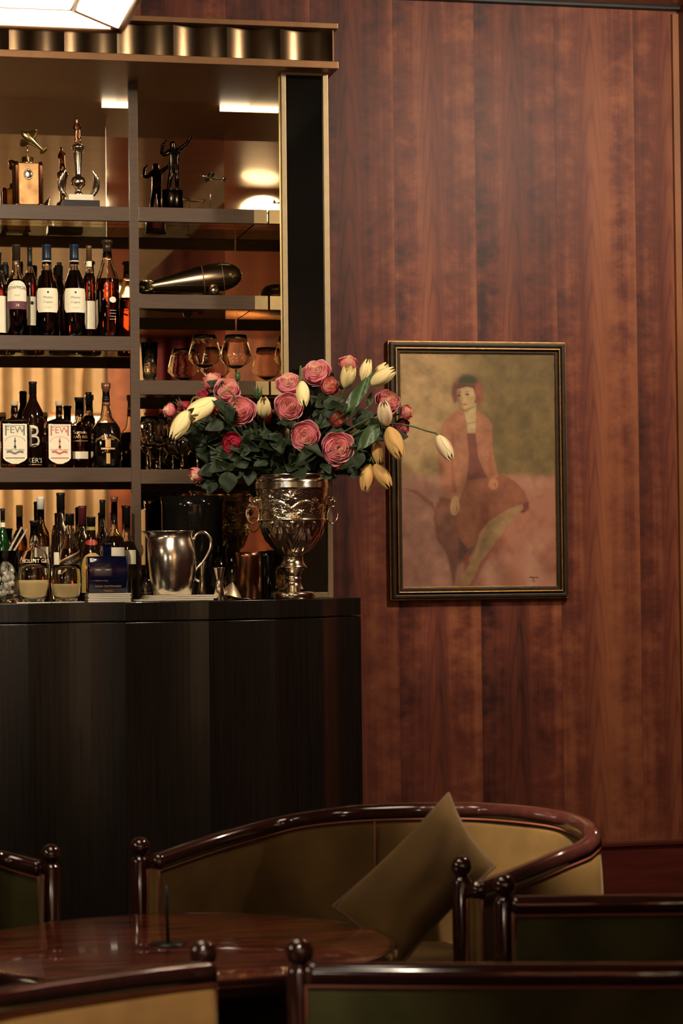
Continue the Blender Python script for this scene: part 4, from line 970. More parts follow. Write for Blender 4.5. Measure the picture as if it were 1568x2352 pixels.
inner_ = [(0, Zu(1150)), (60*u, Zu(1140)), (78*u, Zu(1120)), (80*u, Zu(1100))]
MB().lathe(inner_+prof, tuple(UC), 288, fn=emboss).build('bowl', M_silver, urn)
for sg, pxm, pym, rx, tl in ((-1, 590, 1150, 15, .15), (1, 760, 1150, 13, -.2)):
    mc = on(pxm, pym, UY); mb = MB(); mb.sphere(mc, .0125, 20, (1, 1.1, 1.1), fn=lambda d: 1+.18*noise.noise(d*5))
    mb.sphere(mc+Vector((sg*.008, -.004, -.004)), .007, 14); mb.sphere(mc+Vector((sg*.002, -.008, .008)), .004, 10); mb.sphere(mc+Vector((sg*-.004, -.01, .0)), .004, 10)
    for k in range(10): mb.sphere(mc+Vector((-sg*.004+.012*math.cos(k*.63), -.002, .012*math.sin(k*.63))), .0035, 8)
    mask = mb.build('lion_mask', M_silver, urn)
    rc = on(pxm+sg*-(-1)*(-9 if sg < 0 else 4)*1, pym+35, UY); rc = on(579 if sg < 0 else 763, 1183, UY)
    pts = []
    for k in range(33):
        a_ = 2*PI*k/32; X2 = rx*u*math.cos(a_); Z2 = 20*u*math.sin(a_)
        pts.append((rc.x+X2*math.cos(tl)-Z2*math.sin(tl), rc.y-.006+.004*math.cos(a_), rc.z+X2*math.sin(tl)+Z2*math.cos(tl)))
    MB().tube(pts, .0024, 10, cap=False).build('ring_handle', M_silver, mask)
# ================================================================== FLOWERS
M_petal = mat('rose_petal', (0, 0, 0), .55, attr='tint', spec=.3)
M_tpetal = mat('tulip_petal', (0, 0, 0), .5, attr='tint', spec=.3)
for mm in (M_petal, M_tpetal):
    mm.node_tree.nodes['Principled BSDF'].inputs['Subsurface Weight'].default_value = .12
    mm.node_tree.nodes['Principled BSDF'].inputs['Subsurface Radius'].default_value = (.01, .004, .003)
    mm.node_tree.nodes['Principled BSDF'].inputs['Subsurface Scale'].default_value = .5
def lerp3(a, b, t): return tuple(a[i]*(1-t)+b[i]*t for i in range(3))
def rose_mesh(name, inner, mid, outer, seed, openess=1.0):
    """unit rose, axis +z, radius about 1: tight spiral heart, cupped petals, the outermost rolled back"""
    rs = random.Random(seed); mb = MB(); NL = 38
    ci, cm, co = lin(inner), lin(mid), lin(outer)
    RT = .58+.38*openess; drop_ = .25+.45*openess
    Zr = lambda r: .56-drop_*(r/RT)**1.7
    dv = []; dc = []
    for j in range(9):
        r = RT*.80*j/8
        for k in range(20): dv.append((r*math.cos(k*PI/10), r*math.sin(k*PI/10), Zr(r)-.13-.06*r)); dc.append(lerp3(cm, co, .25))
    mb.add(dv, [(j*20+k, j*20+(k+1) % 20, (j+1)*20+(k+1) % 20, (j+1)*20+k) for j in range(8) for k in range(20)], True, dc)  # filler dome added under the petals so gaps do not go dark
    for k in range(NL):
        f_ = k/(NL-1); a0 = k*2.39996+rs.uniform(-.25, .25)
        rt_ = .04+(RT-.04)*f_**1.05; top = Zr(rt_)+rs.uniform(-.02, .03)
        wd = 1.55-.75*f_; roll = (.015+.13*f_**2)*(.4+.6*openess); point = rs.uniform(.0, .07)
        nu, nv = 12, 9; vs = []; cs = []; ph = rs.uniform(0, 6); bz = -.62 if f_ > .55 else top-.45
        for j in range(nv+1):
            v = j/nv
            for i in range(nu+1):
                u_ = 2*i/nu-1
                rad = rt_*((.30 if f_ > .55 else .7)+(.70 if f_ > .55 else .3)*math.sin(min(1, v*1.2)*PI/2)**.7)+.07*f_*math.sin(PI*v)
                rad -= .05*abs(u_)**2*f_*v                                     # sides hug the heart
                z = bz+(top-bz)*v*(1-.13*abs(u_)**3*v)+point*max(0, 1-abs(u_)*2.5)*v**4
                if v > .75:
                    q_ = (v-.75)/.25; rad += roll*q_*(1.15-.5*abs(u_)); z -= roll*.55*q_*q_
                an = a0+u_*wd*(.5+.5*math.sin(PI*(.12+.62*v)))
                rad += .018*math.sin(u_*6+ph)*v*(.2+f_); z += .015*math.sin(u_*4+ph*2)*v
                vs.append((rad*math.cos(an), rad*math.sin(an), z))
                base = lerp3(ci, cm, min(1, max(0, f_-.12)*1.4)) if f_ < .7 else lerp3(cm, co, min(1, (f_-.7)*1.6))
                edge = max(0, (v-.78)/.22)
                cs.append(lerp3(lerp3(lerp3(co, base, .35), base, min(1, v*1.3)), ci, .65*edge*(1-.5*f_)))
        mb.add(vs, [(j*(nu+1)+i, j*(nu+1)+i+1, (j+1)*(nu+1)+i+1, (j+1)*(nu+1)+i) for j in range(nv) for i in range(nu)], True, cs)
    me_o = mb.build(name, M_petal); me = me_o.data; bpy.data.objects.remove(me_o); me.name = name
    return me
PINK = [rose_mesh('rose_pink_petals', (255, 222, 194), (224, 138, 144), (148, 42, 80), s) for s in (1, 2, 3)]
REDR = [rose_mesh('rose_magenta_petals', (206, 84, 96), (190, 50, 74), (140, 28, 48), s, .8) for s in (4, 5)]
DARK = [rose_mesh('rose_burgundy_petals', (200, 100, 108), (140, 30, 52), (84, 14, 30), s, .7) for s in (6,)]
BUD = [rose_mesh('rose_half_open_petals', (248, 202, 172), (222, 126, 122), (168, 58, 76), s, .35) for s in (8, 9)]
def tulip_mesh(name, c_, c2, seed, openn=0.0):
    rs = random.Random(seed); mb = MB(); a_, b_ = lin(c_), lin(c2)
    for k in range(6):
        inner = k % 2; a0 = k*PI/3+rs.uniform(-.08, .08); vs = []; cs = []; nu, nv = 8, 12; R0 = (.37 if inner else .42)
        for j in range(nv+1):
            v = j/nv; rad = R0*(math.sin(PI*min(1, v*.86+.04))**.62)*(1-.25*v)+openn*v*v*.35
            wv = 1.25*math.sin(PI*(.1+.85*v))**.55*(1 if v < .86 else 1-(v-.86)*3.4)
            for i in range(nu+1):
                u_ = 2*i/nu-1; an = a0+u_*wv*.72; r2 = rad*(1-.06*u_*u_)+.012*math.sin(u_*7+k)*v
                z = v*1.35*(1-.10*abs(u_)**2*v)
                vs.append((r2*math.cos(an), r2*math.sin(an), z))
                cs.append(lerp3(a_, b_, max(0, 1-abs(u_)*2.6)*(.75 if not inner else .2)*math.sin(PI*min(1, v*1.05))))
        mb.add(vs, [(j*(nu+1)+i, j*(nu+1)+i+1, (j+1)*(nu+1)+i+1, (j+1)*(nu+1)+i) for j in range(nv) for i in range(nu)], True, cs)
    o = mb.build(name, M_tpetal); me = o.data; bpy.data.objects.remove(o); return me
TUL = [tulip_mesh('tulip_cream_petals', (240, 220, 158), (236, 200, 150), 1), tulip_mesh('tulip_streaked_petals', (244, 224, 178), (214, 110, 110), 2), tulip_mesh('tulip_gold_petals', (214, 172, 104), (196, 130, 84), 3), tulip_mesh('tulip_open_petals', (242, 222, 160), (226, 190, 120), 4, .55)]
def leaf_obj(t, base, direc, normal, L_, Wd, m=M_fol, name='leaf', fold=.25, tip=.35, nu=4, nv=8, serr=.04):
    d = Vector(direc).normalized(); n_ = Vector(normal); n_ = (n_-d*n_.dot(d)).normalized(); s_ = d.cross(n_)
    vs = []
    for j in range(nv+1):
        v = j/nv; hw = Wd*math.sin(PI*min(.999, v**.8))**.8*(1-.25*v)
        for i in range(2*nu+1):
            u_ = i/nu-1; hh = hw*(1+serr*math.sin(v*40))
            vs.append(Vector(base)+d*(v*L_)+s_*(u_*hh)+n_*(fold*abs(u_)*hh-tip*L_*v*v*.6+.03*L_*math.sin(v*9+u_*3)))
    w_ = 2*nu+1
    fs = [(j*w_+i, j*w_+i+1, (j+1)*w_+i+1, (j+1)*w_+i) for j in range(nv) for i in range(2*nu)]
    return MB().add(vs, fs).build(name, m, t)
MOUTH = Vector((UC.x, UY, UC.z+Zu(1095)))
def place(me, c, axis, scale, spin, t, name='petals'):
    o = bpy.data.objects.new(name, me); COL.objects.link(o); o.parent = t
    qt = Vector(axis).normalized().to_track_quat('Z', 'Y')
    M4 = Matrix.Translation(Vector(c)) @ qt.to_matrix().to_4x4() @ Matrix.Rotation(spin, 4, 'Z') @ Matrix.Diagonal((scale, scale, scale, 1))
    o.matrix_local = Matrix.Translation(-Vector(t.location)) @ M4
    return o
CR = RM @ Vector((1, 0, 0)); CU = RM @ Vector((0, 1, 0)); CB = RM @ Vector((0, 0, 1))
def stem_path(c, axis, back=.06, sag=0):
    c = Vector(c); ax = Vector(axis).normalized(); out = (c-MOUTH); 
    root = MOUTH+Vector((max(-.06, min(.06, out.x*.25)), max(-.04, min(.04, out.y*.3)), -.05))
    lip = MOUTH+Vector((max(-.08, min(.08, out.x*.4)), max(-.05, min(.05, out.y*.4)), .01))
    return catmull([root, lip, lip*.45+(c-ax*back)*.55+Vector((0, 0, .02+sag)), c-ax*back, c-ax*.004], 5)
rs = random.Random(11)
roses = []
def rose(px, py, rpx, Y, meshes, axis2, label, k=0, nleaf=4):
    c = on(px, py, Y); s_ = mpp(c)*rpx*1.0
    # axis in view terms: (right, up, toward the camera)
    ax = (CR*axis2[0]+CU*axis2[1]+CB*axis2[2]).normalized()
    t = thing('rose', label, 'rose', tuple(c-ax*s_*.6), 'roses in the silver urn')
    o = place(meshes[k % len(meshes)], c-ax*s_*.1, ax, s_*1.14, rs.uniform(0, 6.28), t, 'bloom')
    b = c-ax*s_*.62
    MB().tube(stem_path(b, ax), .0024, 8).build('stem', M_stem, t)
    mb = MB(); side = ax.orthogonal().normalized()
    for q_ in range(5):
        r_ = Matrix.Rotation(q_*2*PI/5, 3, ax) @ side
        pts = [b-ax*.002+r_*.002, b+ax*s_*.12+r_*s_*.34, b+ax*s_*.35+r_*s_*.62, b+ax*s_*.4+r_*s_*.8]
        mb.tube(pts, [.003, s_*.14, s_*.08, .0005], 6)
    mb.sphere(b, .0045, 10); mb.build('calyx', M_fol2, t)
    roses.append((t, c, ax)); return t
P3, R3, D3, B3 = PINK, REDR, DARK, BUD
Yf = -.20
rose(485, 872, 27, -.14, B3, (-.3, .75, .4), 'pale pink rose at the top left of the bouquet, pointing up', 0)
rose(521, 893, 27, -.20, P3, (.05, .4, .9), 'pink rose just right of the topmost left rose, facing front', 1)
rose(550, 942, 31, -.24, P3, (-.05, .15, 1), 'large round pink rose left of the cream tulip bud', 2)
rose(386, 942, 21, -.17, B3, (-.9, .2, .4), 'small pink rose at the far left tip of the bouquet', 1)
rose(420, 932, 17, -.13, R3, (-.5, .6, .4), 'small magenta rose behind the leftmost rose', 0)
rose(464, 906, 18, -.12, R3, (-.3, .5, .5), 'magenta rose half hidden under the top left pink rose', 1)
rose(504, 940, 18, -.13, R3, (-.2, .2, .7), 'magenta rose tucked behind the large round pink rose', 0)
rose(533, 1020, 25, -.25, R3, (0, -.15, 1), 'single crimson rose low on the left of the bouquet', 1)
rose(449, 1092, 23, -.20, B3, (-.6, -.5, .6), 'pink and magenta rose drooping at the lower left', 0)
rose(606, 955, 25, -.15, D3, (0, .3, .8), 'deep red rose directly behind the cream tulip bud', 0)
rose(662, 878, 28, -.17, P3, (-.1, .55, .75), 'pink rose at the top centre left of the tallest one', 0)
rose(664, 934, 30, -.23, P3, (.0, .1, 1), 'pink rose in the centre below the upright cream tulip', 1)
rose(725, 852, 31, -.18, P3, (-.15, .5, .8), 'large pink rose at the top centre in front of the brass column', 2)
rose(757, 886, 26, -.21, B3, (.1, .35, .85), 'darker pink rose under the two topmost ones', 1)
rose(800, 832, 27, -.15, B3, (.1, .75, .5), 'topmost pink rose beside the yellow tulips', 0)
rose(700, 1003, 31, -.25, P3, (-.05, -.1, 1), 'pink rose low in the centre above the urn rim', 0)
rose(776, 1030, 34, -.25, P3, (.15, -.05, 1), 'largest pink rose low on the right above the urn', 2)
rose(773, 962, 25, -.20, B3, (.35, .25, .75), 'half open dusky pink rose right of centre', 1)
rose(893, 918, 26, -.16, P3, (.3, .4, .8), 'pale pink rose at the right in front of the picture frame', 1)
rose(936, 946, 21, -.13, B3, (.7, .2, .5), 'small deep pink rose at the right tip, over the painting', 1)
rose(925, 985, 24, -.10, D3, (.6, -.3, .5), 'burgundy rose at the right under the small deep pink one', 0)
rose(775, 1072, 12, -.22, R3, (.3, -.6, .6), 'small magenta bloom hanging under the largest pink rose', 0)
def tulip(px, py, len_px, Y, k, axis2, label, bend=None, w_=1.0):
    c = on(px, py, Y); s_ = mpp(c)*len_px*1.12/1.35
    ax = (CR*axis2[0]+CU*axis2[1]+CB*axis2[2]).normalized()
    b = c-ax*s_*.68
    t = thing('tulip', label, 'tulip', tuple(b), 'tulips in the silver urn')
    place(TUL[k], b, ax, s_*w_, rs.uniform(0, 6.28), t, 'petals')
    if bend: path = catmull([MOUTH+Vector((.03, 0, -.04))]+[on(x, y, yy) for x, y, yy in bend]+[b-ax*.01, b+ax*.002], 6)
    else: path = stem_path(b, ax, .05)
    MB().tube(path, .0026, 8).build('stem', M_stem, t)
    return t, b, ax
tulip(466, 937, 66, -.26, 3, (-.85, -.55, .3), 'wide open cream tulip at the left, pointing left')
tulip(414, 976, 68, -.26, 0, (-.5, -.85, .2), 'cream tulip drooping at the far left below the open one')
tulip(606, 938, 50, -.27, 0, (.0, .6, .75), 'round cream tulip bud at the centre left between pink roses', w_=1.15)
tulip(696, 905, 54, -.27, 0, (.1, -.95, .3), 'upright cream tulip at the centre, above the pink rose')
tulip(798, 866, 50, -.23, 3, (.2, .8, .5), 'open cream tulip under the topmost pink rose')
tulip(841, 845, 56, -.22, 0, (.25, .95, .2), 'slim cream tulip pointing up at the top right', w_=.85)
tulip(878, 846, 50, -.18, 0, (.7, .7, .2), 'pale tulip behind the broad one at the top right', w_=.8)
tulip(879, 865, 60, -.24, 0, (.85, .5, .2), 'broad cream tulip pointing right at the top right')
tulip(884, 952, 52, -.27, 1, (-.1, .75, .6), 'white tulip with a pink streak in front of the right roses', w_=1.15)
tulip(905, 1013, 62, -.27, 2, (.35, -.85, .35), 'large yellow tulip hanging down at the right over the frame', w_=1.15)
tulip(866, 1040, 48, -.22, 2, (.2, -.9, .1), 'narrow yellow tulip hanging behind the large one')
tulip(843, 1098, 58, -.21, 2, (-.15, -1, .1), 'lowest amber tulip hanging at the right, left of its pair')
tulip(878, 1094, 58, -.23, 2, (.55, -.85, .2), 'lowest amber tulip hanging at the right, right of its pair')
tulip(1021, 1029, 58, -.22, 1, (.5, -.85, .2), 'lone tulip with a pink streak arching far right over the painting', bend=[(800, 1010, -.18), (880, 975, -.2), (940, 978, -.22), (980, 990, -.22)])
# a few loose rosebuds
for px, py, l, ax2, lab in ((470, 920, 20, (-.7, .7, 0), 'tiny closed rosebud at the left with spiky sepals, upper of two'), (413, 928, 20, (-.6, .7, .1), 'tiny closed rosebud at the far left above the small magenta rose'), (546, 865, 20, (-.1, 1, .1), 'green rosebud standing above the top left roses'), (592, 905, 26, (0, 1, .2), 'green bud left of the centre top'), (503, 990, 16, (-.8, .2, .4), 'small red rosebud left of the crimson rose')):
    c = on(px, py, -.18); s_ = mpp(c)*l; ax = (CR*ax2[0]+CU*ax2[1]+CB*ax2[2]).normalized()
    t = thing('rosebud', lab, 'rosebud', tuple(c-ax*s_*.5), 'rosebuds in the silver urn')
    qv = ax.to_track_quat('Z', 'Y')
    def xf(v, c=c, qv=qv): return tuple(c+qv @ Vector(v))
    mb = MB(); mb.lathe([(0, -s_*.5), (s_*.16, -s_*.45), (s_*.3, -s_*.1), (s_*.26, s_*.2), (s_*.1, s_*.45), (0, s_*.5)], (0, 0, 0), 14); mb.v = [xf(v) for v in mb.v]; mb.build('bud', M_fol2 if py < 910 else mat('bud_red', (150, 40, 56), .5, var=.2), t)
    mb = MB()
    for k in range(4):
        a_ = k*PI/2; mb.tube([(s_*.1*math.cos(a_), s_*.1*math.sin(a_), -s_*.45), (s_*.33*math.cos(a_), s_*.33*math.sin(a_), 0), (s_*.3*math.cos(a_), s_*.3*math.sin(a_), s_*.5), (s_*.5*math.cos(a_), s_*.5*math.sin(a_), s_*.75)], [.002, s_*.09, s_*.05, .0004], 6)
    mb.v = [xf(v) for v in mb.v]; mb.build('sepals', M_fol2, t)
    MB().tube(stem_path(c-ax*s_*.5, ax), .0016, 6).build('stem', M_stem, t)
# leaves: every rose stem carries its own
for i, (t, c, ax) in enumerate(roses):
    b = Vector(t.location)
    for k in range(9):
        f_ = .12+.8*rs.random(); pnt = MOUTH*(1-f_)+b*f_+Vector((rs.uniform(-.03, .03), rs.uniform(-.05, .03), rs.uniform(-.015, .02)))
        out = (b-MOUTH).normalized(); dr = Vector((out.x+rs.uniform(-.9, .9), rs.uniform(-.9, .3), out.z*.3+rs.uniform(-.75, .35)))
        leaf_obj(t, pnt, dr, (rs.uniform(-.5, .5), -1, rs.uniform(.0, 1.)), rs.uniform(.045, .075), rs.uniform(.018, .028))
# foliage sprigs filling the collar of the bouquet
spr = [(486, 1050), (520, 1068), (470, 1020), (560, 1075), (600, 1060), (640, 1075), (680, 1070), (720, 1075), (740, 1055), (800, 1065), (600, 1010), (640, 1020), (570, 985), (730, 1000), (820, 980), (850, 1060), (640, 985), (700, 960), (835, 1040), (480, 985), (760, 1000), (540, 1040), (500, 1100), (580, 1030), (660, 1040), (620, 1035), (520, 960), (590, 990), (740, 940), (560, 1050)]
WORDS = ['at the far left below', 'low at the left', 'left edge, mid height', 'left of the urn rim', 'above the urn rim at left', 'over the urn rim, left of middle', 'over the urn rim, middle', 'over the urn rim, right of middle', 'under the central low rose', 'right of the urn rim', 'mid left, deep inside', 'inside, left of the middle', 'under the large round pink rose', 'between the two low pink roses', 'right, behind the yellow tulip', 'hanging right of the urn', 'centre, behind roses', 'centre, under the upright tulip', 'right side, lower', 'upper left under the small magenta', 'between low centre and dusky rose', 'beneath the crimson rose', 'lowest at the left', 'left of centre, lower', 'centre, lower, above the rim', 'centre left, lower front', 'left, under the open tulip', 'left middle, behind crimson rose', 'right of the centre rose', 'below left roses, near urn']
for (px, py), wd_ in zip(spr, WORDS):
    Y_ = rs.uniform(-.24, -.10); c = on(px, py, Y_)
    t = thing('foliage_sprig', 'dark green rose leaf sprig ' + wd_, 'foliage', tuple(c), 'leafy sprigs among the flowers')
    out = (c-MOUTH); od = out.normalized() if out.length > .01 else Vector((0, -1, 0))
    MB().tube(catmull([MOUTH+Vector((out.x*.2, out.y*.2, -.03)), MOUTH+Vector((out.x*.4, out.y*.4, .015)), c], 4), .0018, 6).build('stem', M_stem, t)
    for k in range(5):
        dr = od*.8+Vector((rs.uniform(-1, 1), rs.uniform(-.8, .2), rs.uniform(-.9, .4)))
        leaf_obj(t, c+Vector((rs.uniform(-.02, .02), rs.uniform(-.02, .02), rs.uniform(-.02, .02))), dr, (rs.uniform(-.6, .6), -1, rs.uniform(-.1, .9)), rs.uniform(.045, .07), rs.uniform(.02, .03))
def solo(px0, py0, px1, py1, Y, wpx, label, m=M_fol, name='leaf_spray', nrm=(0, -1, .3), tip=.1, fold=.15):
    a, b = on(px0, py0, Y), on(px1, py1, Y); t = thing(name, label, 'foliage', tuple(a), 'leafy sprigs among the flowers' if m is M_fol else 'tulip leaves')
    leaf_obj(t, a, b-a, nrm, (b-a).length, wpx*mpp(a), m, 'leaf', fold, tip, serr=0 if m is not M_fol else .04)
    MB().tube(catmull([MOUTH+Vector((0, 0, -.03)), (MOUTH+a)/2+Vector((0, 0, .02)), a], 4), .002, 6).build('stem', M_stem, t)
solo(522, 1082, 524, 1134, -.26, 24, 'big pale green leaf hanging lowest left of the urn')
solo(790, 950, 862, 850, -.23, 17, 'long broad tulip leaf rising to the top right', M_fol2, tip=.0)
solo(800, 960, 834, 880, -.21, 12, 'narrow tulip leaf beside the long broad one', M_fol2)
solo(870, 975, 820, 1035, -.26, 20, 'bright green tulip leaf bending down at the right', M_fol2)
solo(822, 1030, 815, 1082, -.24, 22, 'dark leaf at the lower right of the bouquet')
solo(850, 1000, 858, 1070, -.2, 18, 'dark drooping leaf between the hanging tulips')
solo(845, 935, 853, 900, -.2, 8, 'small curled tulip leaf left of the pale right rose', M_fol2)
solo(850, 960, 880, 1005, -.25, 16, 'folded green leaf under the white streaked tulip')
# ================================================================== TABLE
TZ = .5
tc_ = atz(402, 2169, TZ); rt = (atz(922, 2164, TZ)-tc_).length*.985
t = thing('round_table', 'round polished mahogany lounge table with rounded rim', 'table', (tc_.x, tc_.y, 0))
def table_wood():
    m = bpy.data.materials.new('table_rosewood'); m.use_nodes = True; nt = m.node_tree; N = nt.nodes; L = nt.links; b = N['Principled BSDF']
    b.inputs['Roughness'].default_value = .16; b.inputs['Coat Weight'].default_value = 1; b.inputs['Coat Roughness'].default_value = .035; b.inputs['Coat IOR'].default_value = 1.7
    tc = N.new('ShaderNodeTexCoord'); mp = N.new('ShaderNodeMapping'); mp.inputs['Scale'].default_value = (3, 22, 1); mp.inputs['Rotation'].default_value = (0, 0, .15)
    n = N.new('ShaderNodeTexNoise'); n.inputs['Scale'].default_value = 2; n.inputs['Detail'].default_value = 6; n.inputs['Distortion'].default_value = .6
    cr = N.new('ShaderNodeValToRGB'); e = cr.color_ramp.elements; e[0].position = .35; e[0].color = (*lin((58, 22, 18)), 1); e[1].position = .68; e[1].color = (*lin((168, 82, 54)), 1)
    L.new(tc.outputs['Object'], mp.inputs[0]); L.new(mp.outputs[0], n.inputs['Vector']); L.new(n.outputs['Fac'], cr.inputs[0]); L.new(cr.outputs[0], b.inputs['Base Color']); return m
c = (tc_.x, tc_.y, 0)
MB().lathe([(0, TZ-.03), (rt-.012, TZ-.03), (rt-.012, TZ-.001), (rt-.02, TZ), (0, TZ)], c, 128).build('table_top', table_wood(), t)
MB().lathe([(rt-.012, TZ-.034), (rt-.003, TZ-.032), (rt, TZ-.02), (rt-.002, TZ-.006), (rt-.009, TZ), (rt-.012, TZ-.002)], c, 128, closed=True).build('rim', M_mahog, t)
MB().lathe([(0, TZ-.03), (.06, TZ-.03), (.045, TZ-.08), (.035, .2), (.05, .06), (.22, .03), (.23, .0), (0, 0)], c, 48).build('pedestal', M_mahog, t)
mh = atz(386, 2169, TZ)
t = thing('menu_stand', 'thin black menu stand rod on a small round base on the table', 'stand', (mh.x, mh.y, TZ))
mc = (mh.x, mh.y, TZ+.0005)
MB().lathe([(0, 0), (.038, 0), (.038, .0015), (.006, .004), (0, .004)], mc, 32).build('base', M_black, t)
MB().tube([(mh.x, mh.y, TZ+.002), (mh.x-.004, mh.y, TZ+.12)], .0035, 8).build('rod', M_black, t)
# ================================================================== CLUB CHAIRS
def club_chair(label, path, velvet_in, velvet_out, posts, seatz=.40, raildir=1, name='tub_chair', n=10, bh=.023):
    """path: rail centre line as world points, from one front post round the back to the other"""
    P = catmull(path, n); m = len(P); cen = sum((Vector(p) for p in P), Vector())/m
    t = thing(name, label, 'chair', (cen.x, cen.y, 0), 'ball post club chairs')
    # side vector pointing outwards
    S_ = []
    for i in range(m):
        tg = (P[min(i+1, m-1)]-P[max(i-1, 0)]); tg.z = 0; tg.normalize(); s_ = Vector((tg.y, -tg.x, 0))
        S_.append(s_)
    mid = P[m//2]; 
    if sum(s_.dot(P[i]-cen) for i, s_ in enumerate(S_)) < 0: S_ = [-s_ for s_ in S_]
    sec = [(-.021, -.016), (-.021, .002), (-.016, .011), (-.006, .0155), (.006, .0155), (.016, .011), (.021, .002), (.021, -.016)]
    MB().loft([[P[i]+S_[i]*a+Vector((0, 0, b)) for a, b in sec] for i in range(m)]).build('rail', M_mahog, t)
    # padded back: inside and outside skins
    def skin_(off_in, sgn, m_, nm):
        rings = []
        for i in range(m):
            top = P[i].z-.018; r = []
            for f_ in (0, .04, .12, .3, .55, .8, 1):
                z = top-(top-.16)*f_; bul = .012*math.sin(PI*min(1, f_*1.1+.02))**.5 if f_ > 0 else .0
                r.append(Vector((P[i].x, P[i].y, z))+S_[i]*sgn*(off_in+bul))
            r += [Vector((P[i].x, P[i].y, .16))+S_[i]*sgn*.001, Vector((P[i].x, P[i].y, top))+S_[i]*sgn*.001]
            rings.append(r)
        MB().loft(rings).build(nm, m_, t)
    skin_(.012, -1, velvet_in, 'inside_upholstery'); skin_(.012, 1, velvet_out, 'outside_upholstery')
    for sgn in (-1, 1):
        pp = [Vector((P[i].x, P[i].y, P[i].z-.021))+S_[i]*sgn*.0175 for i in range(m)]
        e0 = [pp[0]+(pp[1]-pp[0])*.0+Vector((0, 0, -.25)), pp[0]+Vector((0, 0, -.02))]; e1 = [pp[-1]+Vector((0, 0, -.02)), pp[-1]+Vector((0, 0, -.25))]
        MB().tube(e0+pp+e1, .0028, 6).build('piping', M_pipe, t)
    # posts with ball finials
    for p in posts:
        p = Vector(p); top = p.z
        po = MB().lathe([(0, 0), (.015, 0), (.019, .1), (.0215, .3), (.0215, top-.045), (.018, top-.038), (.013, top-.034), (.012, top-.03), (0, top-.03)], (p.x, p.y, 0), 28).build('post', M_mahog, t)
        MB().sphere((p.x, p.y, top-.012), bh, 32).build('ball_finial', M_mahog, po)
    # seat
    poly_ = [(P[i].x-S_[i].x*.03, P[i].y-S_[i].y*.03) for i in range(0, m, 3)]
    MB().prism(poly_, .20, .31).build('seat_base', velvet_out, t)
    poly_ = [(P[i].x-S_[i].x*.045, P[i].y-S_[i].y*.045) for i in range(0, m, 3)]
    MB().prism(poly_, .312, seatz, True).build('seat_cushion', velvet_in, t, bevel=.02)
    k = m//2
    for i in (k-m//5, k+m//5):
        MB().lathe([(0, 0), (.014, 0), (.02, .2), (0, .2)], (P[i].x-S_[i].x*.05, P[i].y-S_[i].y*.05, 0), 16).build('leg', M_mahog, t)
    return t, P
# tub settee behind the table
pts = [(352,1978,.602),(500,1928,.63),(650,1888,.66),(800,1866,.69),(950,1859,.70),(1100,1859,.70),(1230,1869,.70),(1315,1886,.69),(1358,1912,.68),(1342,1944,.655),(1268,1976,.632),(1175,2014,.612),(1090,2044,.602)]
path = [atz(*p) for p in pts]
A = atz(321, 1945, .625); B = atz(1060, 1990, .625)
settee, PS = club_chair('olive velvet tub settee with curved mahogany rail behind the round table', path, M_velvet2, M_velvet2, [(A.x, A.y, .637), (B.x, B.y, .637)], seatz=.40)
# seam in the inside back
for o in settee.children:
    if o.name.startswith('inside_upholstery'): pass
sp_ = on(858, 1885, 0)
best = min(range(len(PS)), key=lambda i: abs((RM.transposed() @ (PS[i]-CAM)).x/-(RM.transposed() @ (PS[i]-CAM)).z*F+784-858)+(200 if PS[i].z < .66 else 0))
pz_ = PS[best]; dirn = (CAM-pz_); dirn.z = 0; dirn.normalize()
MB().tube([pz_+dirn*.027+Vector((0, 0, -.022)), pz_+dirn*.028+Vector((0, 0, -.15)), pz_+dirn*.027+Vector((0, 0, -.3))], .002, 6).build('seam', M_pipe, settee)
# left chair, mostly outside the frame
A = atz(117, 1962, .625)
a0 = atz(93, 1992, .602); a1 = atz(0, 1968, .625); a2 = atz(-120, 1945, .66); 
club_chair('olive velvet chair at the left edge with one ball topped post showing', [a0, a1, a2, a2+Vector((-.22, .05, .02)), a2+Vector((-.42, -.12, .0)), a2+Vector((-.46, -.42, -.04)), a2+Vector((-.36, -.66, -.058))], M_velvet, M_velvet, [(A.x, A.y, .637), (a2.x-.35, a2.y-.70, .637)])
# foreground left chair, seen from behind
A = atz(467, 2190, .625)
a0 = atz(478, 2228, .602); a1 = atz(300, 2248, .612); a2 = atz(0, 2292, .63); a3 = atz(-170, 2330, .64)
club_chair('chair at the bottom left with pale gold velvet back turned to the viewer', [a0, a1, a2, a3, a3+Vector((-.10, .10, -.0)), a3+Vector((-.08, .45, -.02)), a3+Vector((-.0, .6, -.03))], M_velvet2, mat('pale_gold_velvet', (176, 134, 80), .8, var=.25, nscale=8, sheen=.3, spec=.15), [(A.x, A.y, .637), (a3.x, a3.y+.62, .637)])  # outer back in a paler gold than the other chairs
# foreground centre settee
A = atz(688, 2186, .625)
a0 = atz(706, 2232, .602); a1 = atz(1000, 2234, .602); a2 = atz(1300, 2234, .602); a3 = atz(1620, 2230, .602)
club_chair('dark green settee along the bottom right with long straight mahogany rail', [a0, a1, a2, a3, a3+Vector((.35, .05, 0)), a3+Vector((.45, .28, 0)), a3+Vector((.42, .55, 0))], M_velvet, M_velvet, [(A.x, A.y, .637), (a3.x+.42, a3.y+.58, .637)], name='settee')
# right chair behind it
A = atz(1158, 2034, .625)
a0 = atz(1178, 2076, .602); a1 = atz(1350, 2074, .603); a2 = atz(1600, 2070, .606)
club_chair('dark green chair at the right with ball topped post, behind the long rail', [a0, a1, a2, a2+Vector((.30, .03, 0)), a2+Vector((.42, .25, 0)), a2+Vector((.40, .5, 0))], M_velvet, M_velvet, [(A.x, A.y, .637), (a2.x+.40, a2.y+.53, .637)])
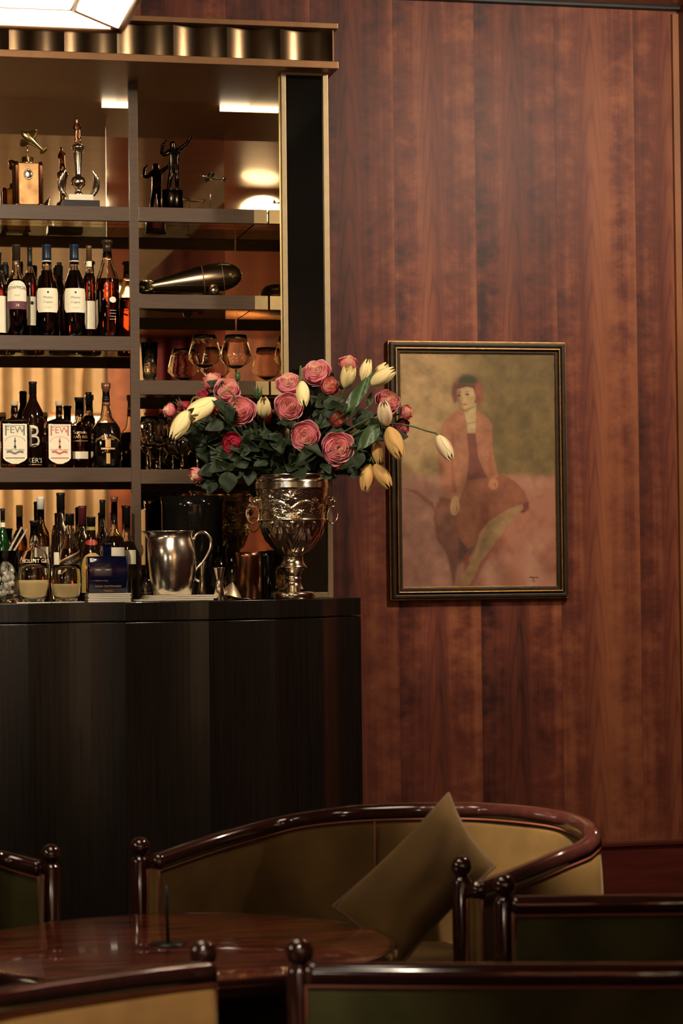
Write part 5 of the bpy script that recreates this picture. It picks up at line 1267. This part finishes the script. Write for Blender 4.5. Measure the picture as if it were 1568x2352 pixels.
# scatter cushion standing on its corner in the settee
def dpt(px, py, dist):           # point at a given distance along the view direction
    d = ray(px, py); return CAM+d*(dist/ (d.dot(-CB)))
ctop, cleft, cright, cbot = dpt(1030, 1822, 5.30), dpt(764, 2082, 5.02), dpt(1136, 1990, 5.15), dpt(905, 2235, 4.92)
N_ = 26; vs = []; fs = []; nrm = (cleft-ctop).cross(cright-ctop).normalized()
if nrm.dot(CAM-ctop) < 0: nrm = -nrm
def cush(u_, v, sg):
    # pull the sides in between the corners, puff the middle
    pin = .045*(1-abs(2*v-1)**2)*1; uu = .5+(u_-.5)*(1-.08*math.sin(PI*v)); vv = .5+(v-.5)*(1-.08*math.sin(PI*u_))
    p = ctop*(1-uu)*(1-vv)+cleft*uu*(1-vv)+cright*(1-uu)*vv+cbot*uu*vv
    puff = .078*(math.sin(PI*u_)*math.sin(PI*v))**.55
    wr = .004*math.sin(14*(u_-v)+3*math.sin(5*u_))*math.sin(PI*u_)*math.sin(PI*v)+.004*noise.noise(Vector((u_*5, v*5, sg)))*min(1, 6*math.sin(PI*u_)*math.sin(PI*v))
    return p+nrm*sg*(puff+wr)
for sg in (1, -1):
    o_ = len(vs)
    for j in range(N_+1):
        for i in range(N_+1): vs.append(cush(i/N_, j/N_, sg))
    fs += [(o_+j*(N_+1)+i, o_+j*(N_+1)+i+1, o_+(j+1)*(N_+1)+i+1, o_+(j+1)*(N_+1)+i) for j in range(N_) for i in range(N_)]
ccen = (cleft+cright)/2
t = thing('cushion', 'olive velvet scatter cushion standing on its corner in the settee', 'cushion', tuple(ccen))
o = MB().add(vs, fs).build('cover', mat('cushion_velvet', (88, 66, 34), .8, var=.15, nscale=7, sheen=.3, bump=.1, bscale=10, spec=.2), t)
edge = [cush(i/N_, 0, 0) for i in range(N_)]+[cush(1, i/N_, 0) for i in range(N_)]+[cush(1-i/N_, 1, 0) for i in range(N_)]+[cush(0, 1-i/N_, 0) for i in range(N_+1)]
MB().tube(edge, .0035, 8, cap=False).build('piping', mat('cushion_piping', (84, 62, 36), .7, var=.1), t)
